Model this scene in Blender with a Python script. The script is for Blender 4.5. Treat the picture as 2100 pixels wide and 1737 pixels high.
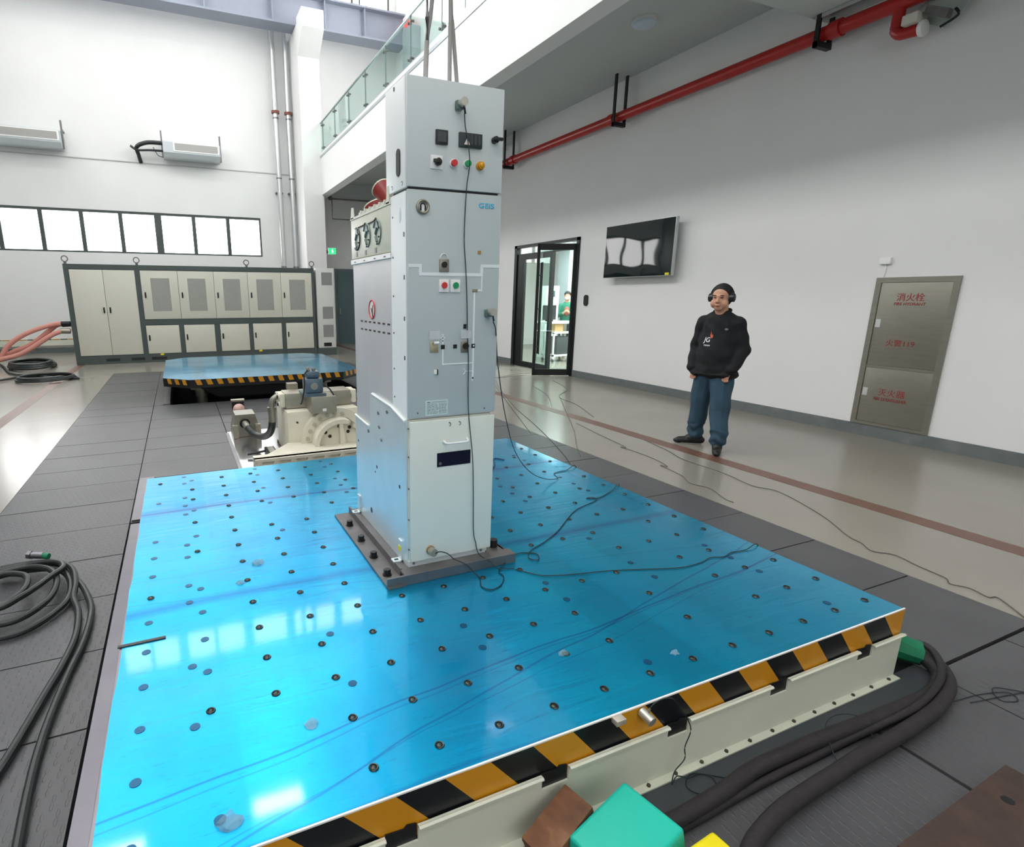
import bpy, bmesh, math, random
from mathutils import Vector, Matrix
from mathutils.bvhtree import BVHTree
random.seed(7)
PI = math.pi
C = bpy.context.scene.collection
for o in list(bpy.data.objects): bpy.data.objects.remove(o)
SC = bpy.context.scene

# ------------------------------------------------------------------ camera
cd = bpy.data.cameras.new('camera'); cam = bpy.data.objects.new('camera', cd); C.objects.link(cam)
cd.sensor_width = 36; cd.sensor_fit = 'HORIZONTAL'; cd.lens = 1136.9/2100*36
cd.shift_x = (1050-860.3)/2100; cd.shift_y = (885.1-868.5)/2100
cd.clip_start = 0.05; cd.clip_end = 200
Mr = Matrix.Rotation(math.radians(-23.0947), 3, 'Z') @ Matrix.Rotation(math.radians(76.279), 3, 'X') @ Matrix.Rotation(math.radians(-0.0336), 3, 'Z')
cam.matrix_world = Matrix.Translation((0, 0, 1.6)) @ Mr.to_4x4()
SC.camera = cam

# ------------------------------------------------------------------ light
w = bpy.data.worlds.new('sky'); SC.world = w; w.use_nodes = True
bg = w.node_tree.nodes['Background']; bg.inputs[0].default_value = (1.0, 0.995, 1.0, 1); bg.inputs[1].default_value = 10.5
SC.view_settings.view_transform = 'Standard'; SC.view_settings.look = 'None'
SC.view_settings.exposure = 0.36; SC.view_settings.gamma = 1.0; SC.view_settings.use_curve_mapping = False

def area(name, loc, rot, sx, sy, power, col=(1, 1, 1), portal=False):
    l = bpy.data.lights.new(name, 'AREA'); l.shape = 'RECTANGLE'; l.size = sx; l.size_y = sy; l.energy = power; l.color = col
    o = bpy.data.objects.new(name, l); C.objects.link(o); o.location = loc; o.rotation_euler = rot
    if portal: l.cycles.is_portal = True
    return o
# portals fill the window openings (they only guide the sampling of the sky)
area('portal_left_high', (-5.42, 6.5, 10.2), (0, -PI/2, 0), 2.4, 24.6, 1, portal=True)
area('portal_left_low', (-5.42, 6.5, 3.415), (0, -PI/2, 0), 1.2, 24.6, 1, portal=True)
area('portal_back_high', (1.1, 19.22, 10.95), (-PI/2, 0, 0), 12.4, 1.6, 1, portal=True)
area('portal_back_low', (-1.25, 19.22, 3.415), (-PI/2, 0, 0), 7.9, 1.2, 1, portal=True)
area('portal_front_fill', (-.75, -6.12, 4.0), (PI/2, 0, 0), 7.5, 2.4, 1, portal=True)  # belongs to the added light openings behind the camera
# rows of high-bay lamps of the hall (real fixtures are built further down)
HB = [(-2.5, 2), (1.2, 2), (-2.5, 7), (1.2, 7), (-2.5, 12), (1.2, 12), (-2.5, -3), (1.2, -3)]
for i, (x, y) in enumerate(HB):
    area('high_bay_light', (x, y, 11.55), (0, 0, 0), 1.2, 0.5, 70)
area('lab_ceiling_light', (9.6, 11, 2.95), (0, 0, 0), 3, 4, 420)

# ------------------------------------------------------------------ materials
def lin(c):
    return tuple(((v/255)/12.92 if v/255 <= 0.04045 else ((v/255+0.055)/1.055)**2.4) for v in c)
MATS = {}
def mat(name, rgb, rough=0.6, metal=0.0, var=0.0, vscale=6.0, bump=0.0, bscale=80.0, spec=0.5, coat=0.0, emit=0.0, dirt=None, stretch=None, alpha=None):
    if name in MATS: return MATS[name]
    m = bpy.data.materials.new(name); m.use_nodes = True; N = m.node_tree.nodes; L = m.node_tree.links
    b = N['Principled BSDF']; col = (*lin(rgb), 1)
    b.inputs['Base Color'].default_value = col; b.inputs['Roughness'].default_value = rough; b.inputs['Metallic'].default_value = metal
    b.inputs['Specular IOR Level'].default_value = spec; b.inputs['Coat Weight'].default_value = coat
    if emit: b.inputs['Emission Color'].default_value = col; b.inputs['Emission Strength'].default_value = emit
    tc = N.new('ShaderNodeTexCoord'); mp = N.new('ShaderNodeMapping'); L.new(tc.outputs['Object'], mp.inputs[0])
    if stretch: mp.inputs['Scale'].default_value = stretch
    if var:
        n = N.new('ShaderNodeTexNoise'); n.inputs['Scale'].default_value = vscale; n.inputs['Detail'].default_value = 6; L.new(mp.outputs[0], n.inputs[0])
        r = N.new('ShaderNodeMapRange'); r.inputs[1].default_value = 0.3; r.inputs[2].default_value = 0.7; r.inputs[3].default_value = 1-var; r.inputs[4].default_value = 1+var*0.5
        L.new(n.outputs[0], r.inputs[0])
        mx = N.new('ShaderNodeVectorMath'); mx.operation = 'SCALE'; mx.inputs[0].default_value = col[:3]; L.new(r.outputs[0], mx.inputs['Scale'])
        out = mx.outputs[0]
        if dirt:
            n2 = N.new('ShaderNodeTexNoise'); n2.inputs['Scale'].default_value = vscale*0.4; n2.inputs['Detail'].default_value = 8; L.new(mp.outputs[0], n2.inputs[0])
            rr = N.new('ShaderNodeMapRange'); rr.inputs[1].default_value = 0.55; rr.inputs[2].default_value = 0.75; rr.inputs[4].default_value = 0.6; L.new(n2.outputs[0], rr.inputs[0])
            mm = N.new('ShaderNodeMix'); mm.data_type = 'RGBA'; L.new(rr.outputs[0], mm.inputs['Factor']); L.new(out, mm.inputs[6]); mm.inputs[7].default_value = (*lin(dirt), 1)
            out = mm.outputs[2]
        L.new(out, b.inputs['Base Color'])
    if bump:
        n = N.new('ShaderNodeTexNoise'); n.inputs['Scale'].default_value = bscale; n.inputs['Detail'].default_value = 4; L.new(mp.outputs[0], n.inputs[0])
        bp = N.new('ShaderNodeBump'); bp.inputs['Strength'].default_value = bump; bp.inputs['Distance'].default_value = 0.01
        L.new(n.outputs[0], bp.inputs['Height']); L.new(bp.outputs[0], b.inputs['Normal'])
    MATS[name] = m; return m

def glass_mat(name, tint=(225, 240, 236), refl=0.12):
    if name in MATS: return MATS[name]
    m = bpy.data.materials.new(name); m.use_nodes = True; N = m.node_tree.nodes; L = m.node_tree.links
    N.remove(N['Principled BSDF']); o = N['Material Output']
    t = N.new('ShaderNodeBsdfTransparent'); t.inputs[0].default_value = (*lin(tint), 1)
    g = N.new('ShaderNodeBsdfGlossy'); g.inputs['Roughness'].default_value = 0.02
    lw = N.new('ShaderNodeLayerWeight'); pw = N.new('ShaderNodeMath'); pw.operation = 'POWER'; pw.inputs[1].default_value = 4; L.new(lw.outputs['Facing'], pw.inputs[0])
    fr = N.new('ShaderNodeMath'); fr.operation = 'MULTIPLY_ADD'; fr.inputs[1].default_value = 0.5; fr.inputs[2].default_value = 0.04; L.new(pw.outputs[0], fr.inputs[0])
    mx = N.new('ShaderNodeMixShader'); L.new(fr.outputs[0], mx.inputs[0]); L.new(t.outputs[0], mx.inputs[1]); L.new(g.outputs[0], mx.inputs[2]); L.new(mx.outputs[0], o.inputs[0])
    MATS[name] = m; return m

def plate_mat():
    # dark chequer-plate covers: short raised dashes in alternating directions
    m = mat('checker_plate', (78, 78, 80), rough=0.42, var=0.16, vscale=2.2, spec=0.5)
    N = m.node_tree.nodes; L = m.node_tree.links; b = N['Principled BSDF']
    tc = N.new('ShaderNodeTexCoord'); hs = []
    for ang, off in ((PI/4, 0.0), (-PI/4, 0.5)):
        mp = N.new('ShaderNodeMapping'); mp.inputs['Rotation'].default_value = (0, 0, ang); mp.inputs['Scale'].default_value = (46, 15, 1); mp.inputs['Location'].default_value = (off*0.9, off*0.6, 0)
        L.new(tc.outputs['Object'], mp.inputs[0])
        v = N.new('ShaderNodeTexVoronoi'); v.voronoi_dimensions = '2D'; v.inputs['Scale'].default_value = 0.7; v.inputs['Randomness'].default_value = 0.0
        L.new(mp.outputs[0], v.inputs[0])
        r = N.new('ShaderNodeMapRange'); r.inputs[1].default_value = 0.19; r.inputs[2].default_value = 0.13; L.new(v.outputs['Distance'], r.inputs[0]); hs.append(r)
    mx = N.new('ShaderNodeMath'); mx.operation = 'MAXIMUM'; L.new(hs[0].outputs[0], mx.inputs[0]); L.new(hs[1].outputs[0], mx.inputs[1])
    bp = N.new('ShaderNodeBump'); bp.inputs['Strength'].default_value = 0.5; bp.inputs['Distance'].default_value = 0.002
    L.new(mx.outputs[0], bp.inputs['Height']); L.new(bp.outputs[0], b.inputs['Normal'])
    return m

def film_mat(name, y_seams, wrinkle=0.25, c0=(0, 150, 205), c1=(0, 184, 226), org=(1.2, 2.7)):
    # blue film glued over the steel table top: metallic sheen, overlap seams, wrinkles and scuffs
    m = bpy.data.materials.new(name); m.use_nodes = True; N = m.node_tree.nodes; L = m.node_tree.links
    b = N['Principled BSDF']; b.inputs['Metallic'].default_value = 0.82; b.inputs['Specular IOR Level'].default_value = 0.25; b.inputs['Roughness'].default_value = 0.3
    b.inputs['Coat Weight'].default_value = 0.42; b.inputs['Coat Roughness'].default_value = 0.06
    tc = N.new('ShaderNodeTexCoord')
    n = N.new('ShaderNodeTexNoise'); n.inputs['Scale'].default_value = 1.6; n.inputs['Detail'].default_value = 8; L.new(tc.outputs['Object'], n.inputs[0])
    cr = N.new('ShaderNodeValToRGB'); e = cr.color_ramp.elements
    e[0].position = 0.3; e[0].color = (*lin(c0), 1); e[1].position = 0.75; e[1].color = (*lin(c1), 1)
    L.new(n.outputs[0], cr.inputs[0])
    # scuffs: fine light scratches
    mp = N.new('ShaderNodeMapping'); mp.inputs['Scale'].default_value = (6, 40, 1); mp.inputs['Rotation'].default_value = (0, 0, 0.35); L.new(tc.outputs['Object'], mp.inputs[0])
    n2 = N.new('ShaderNodeTexNoise'); n2.inputs['Scale'].default_value = 2.2; n2.inputs['Detail'].default_value = 10; n2.inputs['Roughness'].default_value = 0.7; L.new(mp.outputs[0], n2.inputs[0])
    r2 = N.new('ShaderNodeMapRange'); r2.inputs[1].default_value = 0.6; r2.inputs[2].default_value = 0.7; r2.inputs[4].default_value = 0.5; L.new(n2.outputs[0], r2.inputs[0])
    mx = N.new('ShaderNodeMix'); mx.data_type = 'RGBA'; L.new(r2.outputs[0], mx.inputs['Factor']); L.new(cr.outputs[0], mx.inputs[6]); mx.inputs[7].default_value = (*lin((10, 95, 150)), 1)
    out = mx.outputs[2]
    # seams where two film sheets overlap (darker blue line with an own wobble)
    sp = N.new('ShaderNodeSeparateXYZ'); L.new(tc.outputs['Object'], sp.inputs[0])
    nz = N.new('ShaderNodeTexNoise'); nz.inputs['Scale'].default_value = 1.1; L.new(tc.outputs['Object'], nz.inputs[0])
    hts = []
    for ys, slope, wd, st in y_seams:
        a = N.new('ShaderNodeMath'); a.operation = 'MULTIPLY_ADD'; a.inputs[1].default_value = slope; a.inputs[2].default_value = -(ys-org[1])+slope*org[0]-.06; L.new(sp.outputs[0], a.inputs[0])
        c = N.new('ShaderNodeMath'); c.operation = 'ADD'; L.new(a.outputs[0], c.inputs[0]); L.new(sp.outputs[1], c.inputs[1])
        d = N.new('ShaderNodeMath'); d.operation = 'MULTIPLY_ADD'; d.inputs[1].default_value = 0.12; L.new(nz.outputs[0], d.inputs[0]); L.new(c.outputs[0], d.inputs[2])
        ab = N.new('ShaderNodeMath'); ab.operation = 'ABSOLUTE'; L.new(d.outputs[0], ab.inputs[0])
        r = N.new('ShaderNodeMapRange'); r.inputs[1].default_value = 0; r.inputs[2].default_value = wd; r.inputs[3].default_value = st; r.inputs[4].default_value = 0; L.new(ab.outputs[0], r.inputs[0])
        m2 = N.new('ShaderNodeMix'); m2.data_type = 'RGBA'; L.new(r.outputs[0], m2.inputs['Factor']); L.new(out, m2.inputs[6]); m2.inputs[7].default_value = (*lin((14, 92, 165)), 1)
        out = m2.outputs[2]
    L.new(out, b.inputs['Base Color'])
    # sheets laid side by side: each strip is a little smoother or duller
    fx = N.new('ShaderNodeMath'); fx.operation = 'SNAP'; fx.inputs[1].default_value = 0.23; L.new(sp.outputs[0], fx.inputs[0])
    wn = N.new('ShaderNodeTexWhiteNoise'); wn.noise_dimensions = '1D'; L.new(fx.outputs[0], wn.inputs['W'])
    rr = N.new('ShaderNodeMapRange'); rr.inputs[3].default_value = 0.26; rr.inputs[4].default_value = 0.36; L.new(wn.outputs[0], rr.inputs[0]); L.new(rr.outputs[0], b.inputs['Roughness'])
    nb = N.new('ShaderNodeTexNoise'); nb.inputs['Scale'].default_value = 5; nb.inputs['Detail'].default_value = 7; nb.inputs['Distortion'].default_value = 0.8
    mp2 = N.new('ShaderNodeMapping'); mp2.inputs['Scale'].default_value = (0.6, 3.2, 1); mp2.inputs['Rotation'].default_value = (0, 0, 0.12); L.new(tc.outputs['Object'], mp2.inputs[0]); L.new(mp2.outputs[0], nb.inputs[0])
    bp = N.new('ShaderNodeBump'); bp.inputs['Strength'].default_value = wrinkle; bp.inputs['Distance'].default_value = 0.006
    L.new(nb.outputs[0], bp.inputs['Height']); L.new(bp.outputs[0], b.inputs['Normal'])
    MATS[name] = m; return m

def seethru(name, rgb, al):
    m = mat(name, rgb, rough=0.15); m.node_tree.nodes['Principled BSDF'].inputs['Alpha'].default_value = al; return m

WALL = mat('white_paint', (228, 228, 226), rough=0.75, var=0.02, vscale=1.2, bump=0.03, bscale=30)
CEIL = mat('ceiling_paint', (196, 202, 200), rough=0.85)
FLOORM = mat('grey_epoxy', (138, 134, 124), rough=0.22, var=0.07, vscale=1.3, spec=0.5, dirt=(128, 123, 113))
SUB = mat('dark_subfloor', (26, 27, 29), rough=0.9)
BASE = mat('grey_skirting_paint', (104, 110, 110), rough=0.6, var=0.12, vscale=9, dirt=(128, 130, 128))
BROWN = mat('brown_line_paint', (106, 74, 60), rough=0.4, var=0.08, vscale=5)
PLATE = plate_mat()
STEELF = mat('bare_steel', (132, 130, 134), rough=0.36, metal=0.8, var=0.12, vscale=5)
STEELD = mat('dark_steel', (118, 114, 114), rough=0.45, metal=0.6, var=0.2, vscale=8)
GALV = mat('galvanised_sheet', (222, 234, 236), rough=0.33, metal=0.5, var=0.05, vscale=6)
STAIN = mat('brushed_stainless', (154, 151, 139), rough=0.38, metal=0.75, var=0.06, vscale=4, stretch=(1, 1, 9))
TANKM = mat('matt_tank_sheet', (208, 208, 209), rough=0.42, metal=0.35, var=0.06, vscale=4)
CREAM = mat('cream_enamel', (214, 216, 198), rough=0.4, var=0.04, vscale=3)
CREAMM = mat('cream_casting', (222, 217, 198), rough=0.5, var=0.05, vscale=7, bump=0.05)
MACHG = mat('machined_grey', (164, 158, 142), rough=0.4, metal=0.4, var=0.12, vscale=12)
PANEL = mat('grey_powder_coat', (186, 196, 197), rough=0.42, var=0.02, vscale=3)
PANELT = mat('light_grey_powder_coat', (202, 210, 211), rough=0.45, var=0.02, vscale=3)
SIDE = mat('white_side_coat', (240, 243, 242), rough=0.4, var=0.02)
LOWER = mat('off_white_cover', (224, 229, 219), rough=0.42, var=0.02)
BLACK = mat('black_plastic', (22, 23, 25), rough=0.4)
BLACKM = mat('black_steel', (30, 33, 34), rough=0.45, metal=0.3)
RUB = mat('black_rubber', (36, 41, 41), rough=0.4, var=0.15, vscale=14, bump=0.05)
RUBW = mat('wrapped_hose', (40, 36, 38), rough=0.7, var=0.25, vscale=20, bump=0.3, bscale=40)
WIRE = mat('dark_wire', (26, 42, 46), rough=0.5)
WIREG = mat('grey_wire', (84, 80, 74), rough=0.6)
FRAMEC = mat('slate_frame', (70, 80, 78), rough=0.5, var=0.04)
CABD = mat('ivory_door', (205, 204, 190), rough=0.45, var=0.015)
MESHM = mat('perforated_sheet', (158, 160, 152), rough=0.6, var=0.25, vscale=120, bump=0.2, bscale=300)
WHITE = mat('white_plastic', (238, 238, 236), rough=0.4)
PRINT = mat('white_print', (232, 238, 240), rough=0.5)
RED = mat('red_pipe_paint', (172, 28, 22), rough=0.35, var=0.12, vscale=5)
REDP = mat('red_print', (150, 38, 26), rough=0.6)
REDB = mat('red_button', (206, 52, 56), rough=0.35)
GREENB = mat('green_button', (20, 150, 92), rough=0.35)
AMBER = mat('amber_lens', (214, 150, 16), rough=0.25)
CYANP = mat('cyan_print', (30, 196, 240), rough=0.5)
YEL = mat('yellow_tape', (205, 140, 22), rough=0.38, var=0.06, vscale=6)
BLK = mat('black_tape', (14, 17, 22), rough=0.35)
GREENF = mat('turquoise_plastic', (16, 186, 164), rough=0.45, var=0.04, vscale=6)
GREENC = mat('green_canvas', (18, 120, 82), rough=0.6, var=0.2, vscale=14)
YELP = mat('yellow_plastic', (232, 214, 10), rough=0.45)
WOOD = mat('rough_brown_wood', (118, 78, 52), rough=0.75, var=0.45, vscale=9, stretch=(1, 1, 5), bump=0.2, bscale=20, dirt=(196, 160, 118))
RUST = mat('rusty_plate', (66, 50, 44), rough=0.7, var=0.3, vscale=12, dirt=(84, 54, 40), bump=0.2)
PIPES = mat('galvanised_pipe', (205, 208, 208), rough=0.28, metal=0.8)
GLASS = glass_mat('clear_glass', (247, 247, 247)); GLASST = glass_mat('tinted_glass', (128, 131, 131)); GLASSM = glass_mat('fill_window_glass', (176, 178, 178))  # the mid tint dims the added front wall windows
GLASSG = glass_mat('green_tinted_glass', (232, 243, 240))
TVM = mat('tv_screen', (14, 26, 27), rough=0.03, spec=0.4)
FILM = film_mat('blue_film', [(3.53, 0.02, 0.022, 0.85), (3.55, .02, .09, .3), (2.34, 0.0, 0.05, 0.55), (2.36, 0.18, 0.006, 0.35), (1.37, -0.12, 0.006, 0.85), (1.34, -0.13, 0.004, 0.6), (1.15, -0.26, 0.006, 0.75), (1.17, -0.20, 0.003, 0.6), (1.13, 0.02, 0.012, 0.5), (2.62, 0.02, 0.004, 0.4)], 0.5)
FILM2 = film_mat('pale_blue_film', [(10.3, 0.0, 0.03, 0.7), (11.5, 0.02, 0.05, 0.6), (9.8, 0, 0.04, 0.3)], 0.2, (70, 150, 190), (110, 185, 215), (1.26, 10.75))
SKIN = mat('skin', (196, 146, 118), rough=0.5)
HAIR = mat('black_hair', (20, 18, 18), rough=0.75, bump=0.3, bscale=200)
JACK = mat('black_cloth', (17, 19, 22), rough=0.9, var=0.1, vscale=10)
JEANS = mat('blue_denim', (46, 74, 92), rough=0.85, var=0.25, vscale=6, bump=0.15, bscale=25)
SHOE = mat('black_shoe', (16, 16, 18), rough=0.55)

# ------------------------------------------------------------------ mesh helpers
def nb(): return bmesh.new()
def box(bm, x0, x1, y0, y1, z0, z1, M=None, bev=0.0):
    r = bmesh.ops.create_cube(bm, size=1)['verts']
    for v in r:
        v.co = Vector(((x0+x1)/2+v.co.x*(x1-x0), (y0+y1)/2+v.co.y*(y1-y0), (z0+z1)/2+v.co.z*(z1-z0)))
    if bev:
        ed = list({e for v in r for e in v.link_edges})
        g = bmesh.ops.bevel(bm, geom=ed, offset=bev, segments=2, affect='EDGES', profile=0.6)
        r = list({v for f in g['faces'] for v in f.verts} | {v for v in r if v.is_valid})
    if M:
        for v in r: v.co = M @ v.co
    return r
def cyl(bm, p0, p1, r0, r1=None, seg=16, caps=True):
    p0 = Vector(p0); p1 = Vector(p1); r1 = r0 if r1 is None else r1
    d = p1-p0; q = d.to_track_quat('Z', 'Y').to_matrix().to_4x4()
    return bmesh.ops.create_cone(bm, cap_ends=caps, segments=seg, radius1=r0, radius2=r1, depth=d.length, matrix=Matrix.Translation((p0+p1)/2) @ q)['verts']
def sph(bm, c, r, seg=12, sc=(1, 1, 1), M=None):
    T = Matrix.Translation(c) @ Matrix.Diagonal((*sc, 1))
    if M: T = Matrix.Translation(c) @ M.to_4x4() @ Matrix.Diagonal((*sc, 1))
    return bmesh.ops.create_uvsphere(bm, u_segments=seg, v_segments=max(6, seg//2+2), radius=r, matrix=T)['verts']
def torus(bm, c, R, r, axis='Z', seg=24, ss=8, a0=0, a1=2*PI, sc=(1, 1)):
    full = abs(a1-a0-2*PI) < 1e-4; n = seg if full else seg+1; rings = []
    for i in range(n):
        a = a0+(a1-a0)*i/seg; ring = []
        for j in range(ss):
            b = 2*PI*j/ss; q = ((R+r*math.cos(b))*math.cos(a)*sc[0], (R+r*math.cos(b))*math.sin(a)*sc[1], r*math.sin(b))
            if axis == 'Y': q = (q[0], q[2], q[1])
            if axis == 'X': q = (q[2], q[0], q[1])
            ring.append(bm.verts.new(Vector(c)+Vector(q)))
        rings.append(ring)
    for i in range(seg if full else seg):
        A = rings[i]; B = rings[(i+1) % n]
        for j in range(ss): bm.faces.new((A[j], A[(j+1) % ss], B[(j+1) % ss], B[j]))
def spline(pts, sub=6, closed=False):
    P = [Vector(p) for p in pts]; out = []; n = len(P)
    for i in range(n if closed else n-1):
        g = (lambda k: P[k % n]) if closed else (lambda k: P[max(0, min(n-1, k))])
        a, b, c, d = g(i-1), g(i), g(i+1), g(i+2)
        for s in range(sub):
            t = s/sub; out.append(0.5*((2*b)+(-a+c)*t+(2*a-5*b+4*c-d)*t*t+(-a+3*b-3*c+d)*t**3))
    if not closed: out.append(P[-1])
    return out
def tube(bm, pts, r, ss=8, sub=6, closed=False, smooth=True):
    Q = spline(pts, sub, closed) if smooth else [Vector(p) for p in pts]
    n = len(Q); rings = []; up = Vector((0, 0, 1))
    for i, p in enumerate(Q):
        t = (Q[(i+1) % n if closed else min(i+1, n-1)]-Q[(i-1) % n if closed else max(i-1, 0)])
        if t.length < 1e-9: t = Vector((0, 0, 1))
        t.normalize(); s = t.cross(up)
        if s.length < 1e-3: s = t.cross(Vector((0, 1, 0)))
        s.normalize(); u = s.cross(t); rr = r(i/(n-1)) if callable(r) else r
        rings.append([bm.verts.new(p+(s*math.cos(2*PI*j/ss)+u*math.sin(2*PI*j/ss))*rr) for j in range(ss)])
    for i in range(n if closed else n-1):
        A = rings[i]; B = rings[(i+1) % n]
        for j in range(ss): bm.faces.new((A[j], A[(j+1) % ss], B[(j+1) % ss], B[j]))
    if not closed: bm.faces.new(rings[0][::-1]); bm.faces.new(rings[-1])
def prism(bm, poly, axis, a, b):
    # polygon in the two other axes (order x,y / x,z / y,z), extruded along axis from a to b
    def P(q, t): return {'X': (t, q[0], q[1]), 'Y': (q[0], t, q[1]), 'Z': (q[0], q[1], t)}[axis]
    A = [bm.verts.new(P(q, a)) for q in poly]; B = [bm.verts.new(P(q, b)) for q in poly]; n = len(poly)
    bm.faces.new(A); bm.faces.new(B[::-1])
    for i in range(n): bm.faces.new((A[i], B[i], B[(i+1) % n], A[(i+1) % n]))
    return A+B
def xf(verts, M):
    for v in verts: v.co = M @ v.co

WL = {}
def setp(o, label=None, cat=None, group=None, kind=None):
    if label: o['label'] = label
    if cat: o['category'] = cat
    if group: o['group'] = group
    if kind: o['kind'] = kind
    return o
def put(name, bm, m, parent=None, smooth=None, label=None, kind=None, cat=None, group=None):
    bmesh.ops.recalc_face_normals(bm, faces=bm.faces)
    me = bpy.data.meshes.new(name); bm.to_mesh(me); bm.free()
    return putm(name, me, m, parent, smooth, label, kind, cat, group)
def putm(name, me, m, parent=None, smooth=None, label=None, kind=None, cat=None, group=None):
    o = bpy.data.objects.new(name, me); C.objects.link(o); me.materials.append(m)
    if parent is not None: off = WL[parent.name]; o.parent = parent
    else:
        vs = me.vertices; xs = [v.co.x for v in vs]; ys = [v.co.y for v in vs]; off = Vector(((min(xs)+max(xs))/2, (min(ys)+max(ys))/2, min(v.co.z for v in vs))); o.location = off
    me.transform(Matrix.Translation(-off)); WL[o.name] = off.copy()
    if smooth is None: smooth = 35
    if smooth:
        for p in me.polygons: p.use_smooth = True
        try: me.set_sharp_from_angle(angle=math.radians(smooth))
        except Exception: pass
    return setp(o, label, cat, group, kind)
def thing(name, loc, label, cat, group=None, kind=None):
    o = bpy.data.objects.new(name, None); C.objects.link(o); o.location = loc; o.empty_display_size = 0.1; WL[o.name] = Vector(loc)
    return setp(o, label, cat, group, kind)
def dup(root, loc, label=None):
    def cp(o, par):
        c = o.copy(); C.objects.link(c); c.parent = par
        for ch in list(o.children): cp(ch, c)
        return c
    r = cp(root, None); r.location = loc; WL[r.name] = Vector(loc)
    if label: r['label'] = label
    return r
def qbox(name, b, m, parent=None, bev=0.0, **k):
    bm = nb(); box(bm, *b, bev=bev); return put(name, bm, m, parent, **k)

def text(s, m, parent, origin, plane, width=None, height=None, depth=0.002, name='lettering', shear=None):
    """flat lettering; plane 'front' faces -Y, 'wall' faces -X; origin = lower left corner"""
    cu = bpy.data.curves.new('lettering', 'FONT'); cu.body = s; cu.size = 1; cu.extrude = 0; cu.offset = .005 if s.isascii() else 0
    t = bpy.data.objects.new('tmp', cu); C.objects.link(t); dg = bpy.context.evaluated_depsgraph_get(); dg.update()
    me = bpy.data.meshes.new_from_object(t.evaluated_get(dg)); bpy.data.objects.remove(t); bpy.data.curves.remove(cu)
    if not me.vertices: return None
    xs = [v.co.x for v in me.vertices]; ys = [v.co.y for v in me.vertices]; x0, y0 = min(xs), min(ys); w0 = max(xs)-x0; h0 = max(ys)-y0
    sx = (width/w0) if width else height/h0; sy = (height/h0) if height else sx
    bm = nb(); bm.from_mesh(me); bpy.data.meshes.remove(me)
    r = bmesh.ops.extrude_face_region(bm, geom=list(bm.faces)); 
    for v in [g for g in r['geom'] if isinstance(g, bmesh.types.BMVert)]: v.co.z += 1
    for v in bm.verts:
        a, b, c = (v.co.x-x0)*sx, (v.co.y-y0)*sy, v.co.z*depth; O = Vector(origin)
        v.co = O+Vector((a, -c, b)) if plane == 'front' else (O+Vector((-c, -a, b)) if plane == 'wall' else O+Vector((a, b, c)))
    return put(name, bm, m, parent, smooth=0)

# ================================================================== STRUCTURE
WX = 7.33; BY = 19.1; LX = -5.3; RZ = 12.2; FY = -6.0
MX0, MX1, MY1 = -1.38, 3.82, 13.42
PIT = (-0.31, 2.83, 9.13, 12.6)
bm = nb()
box(bm, LX-.2, MX0, FY-.2, BY+.2, -.2, 0); box(bm, MX1, WX+.2, FY-.2, BY+.2, -.2, 0); box(bm, MX0, MX1, MY1, BY+.2, -.2, 0)
floor = put('floor', bm, FLOORM, kind='structure')
bm = nb()
box(bm, MX0, MX1, FY-.2, PIT[2], -.2, -.032); box(bm, MX0, PIT[0], PIT[2], MY1, -.2, -.032); box(bm, PIT[1], MX1, PIT[2], MY1, -.2, -.032); box(bm, PIT[0], PIT[1], PIT[3], MY1, -.2, -.032)
put('subfloor', bm, SUB, floor)
bm = nb()
x0, x1, y0, y1 = PIT
box(bm, x0-.02, x1+.02, y0-.02, y1+.02, -1.25, -1.2); box(bm, x0-.012, x0, y0, y1, -1.2, -.2); box(bm, x1, x1+.012, y0, y1, -1.2, -.2); box(bm, x0, x1, y0-.012, y0, -1.2, -.2); box(bm, x0, x1, y1, y1+.012, -1.2, -.2)
put('pit_lining', bm, SUB, floor)
for b in ((4.768, 4.94, FY, BY), (-2.335, -2.17, FY, BY)): qbox('painted_stripe', (*b, 0, .0015), BROWN, floor)
# chequer-plate covers, one object each
P0 = .535
def covers(x0, x1, k0, k1):
    for k in range(k0, k1):
        ya, yb = k*P0, (k+1)*P0
        qbox('floor_cover', (x0+.004, x1-.004, ya+.004, yb-.004, -.03, 0+random.uniform(-.0012, .001)), PLATE, floor)
covers(MX0, -.463, 0, 25)
covers(-.463, .41, 8, 17)
covers(.41, 1.3, 13, 17); covers(1.3, 2.19, 13, 17); covers(2.19, 2.88, 8, 17)
covers(2.88, MX1, 2, 25)
covers(-.463, 2.88, 24, 25)
for x0, x1 in ((-.463, -.32), (2.84, 2.88)): qbox('floor_cover', (x0+.003, x1, 9.1, 12.83, -.03, 0), PLATE, floor)
for x0, x1, y0, y1 in ((2.29, 2.88, .55, 1.0), (2.88, 3.5, .2, 1.06), (3.5, 3.82, .2, 1.06), (1.2, 2.28, .3, .95), (.1, 1.19, .3, .95), (2.29, 2.88, .0, .54), (-.46, .09, .3, .95)):
    qbox('floor_cover', (x0+.004, x1-.004, y0, y1-.004, -.03, 0), PLATE, floor)
qbox('smooth_strip', (-.33, 2.88, .955, 1.12, -.03, -.001), mat('dark_strip', (62, 66, 70), rough=.5, var=.1), floor)
qbox('steel_plate', (.415, 2.18, 4.33, 6.94, -.03, -.002), mat('shiny_floor_steel', (190, 190, 192), rough=.18, metal=.9, var=.1, vscale=3), floor)
for a, b in ((.7, 4.22), (4.3, 5.35)): qbox('steel_kerb', (-.452, -.335, a, b, -.02, .012), mat('kerb_steel', (116, 113, 120), rough=.35, metal=.75, var=.1), floor)
qbox('steel_kerb', (.395, .43, 4.75, 6.85, -.01, .006), STEELF, floor)

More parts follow.
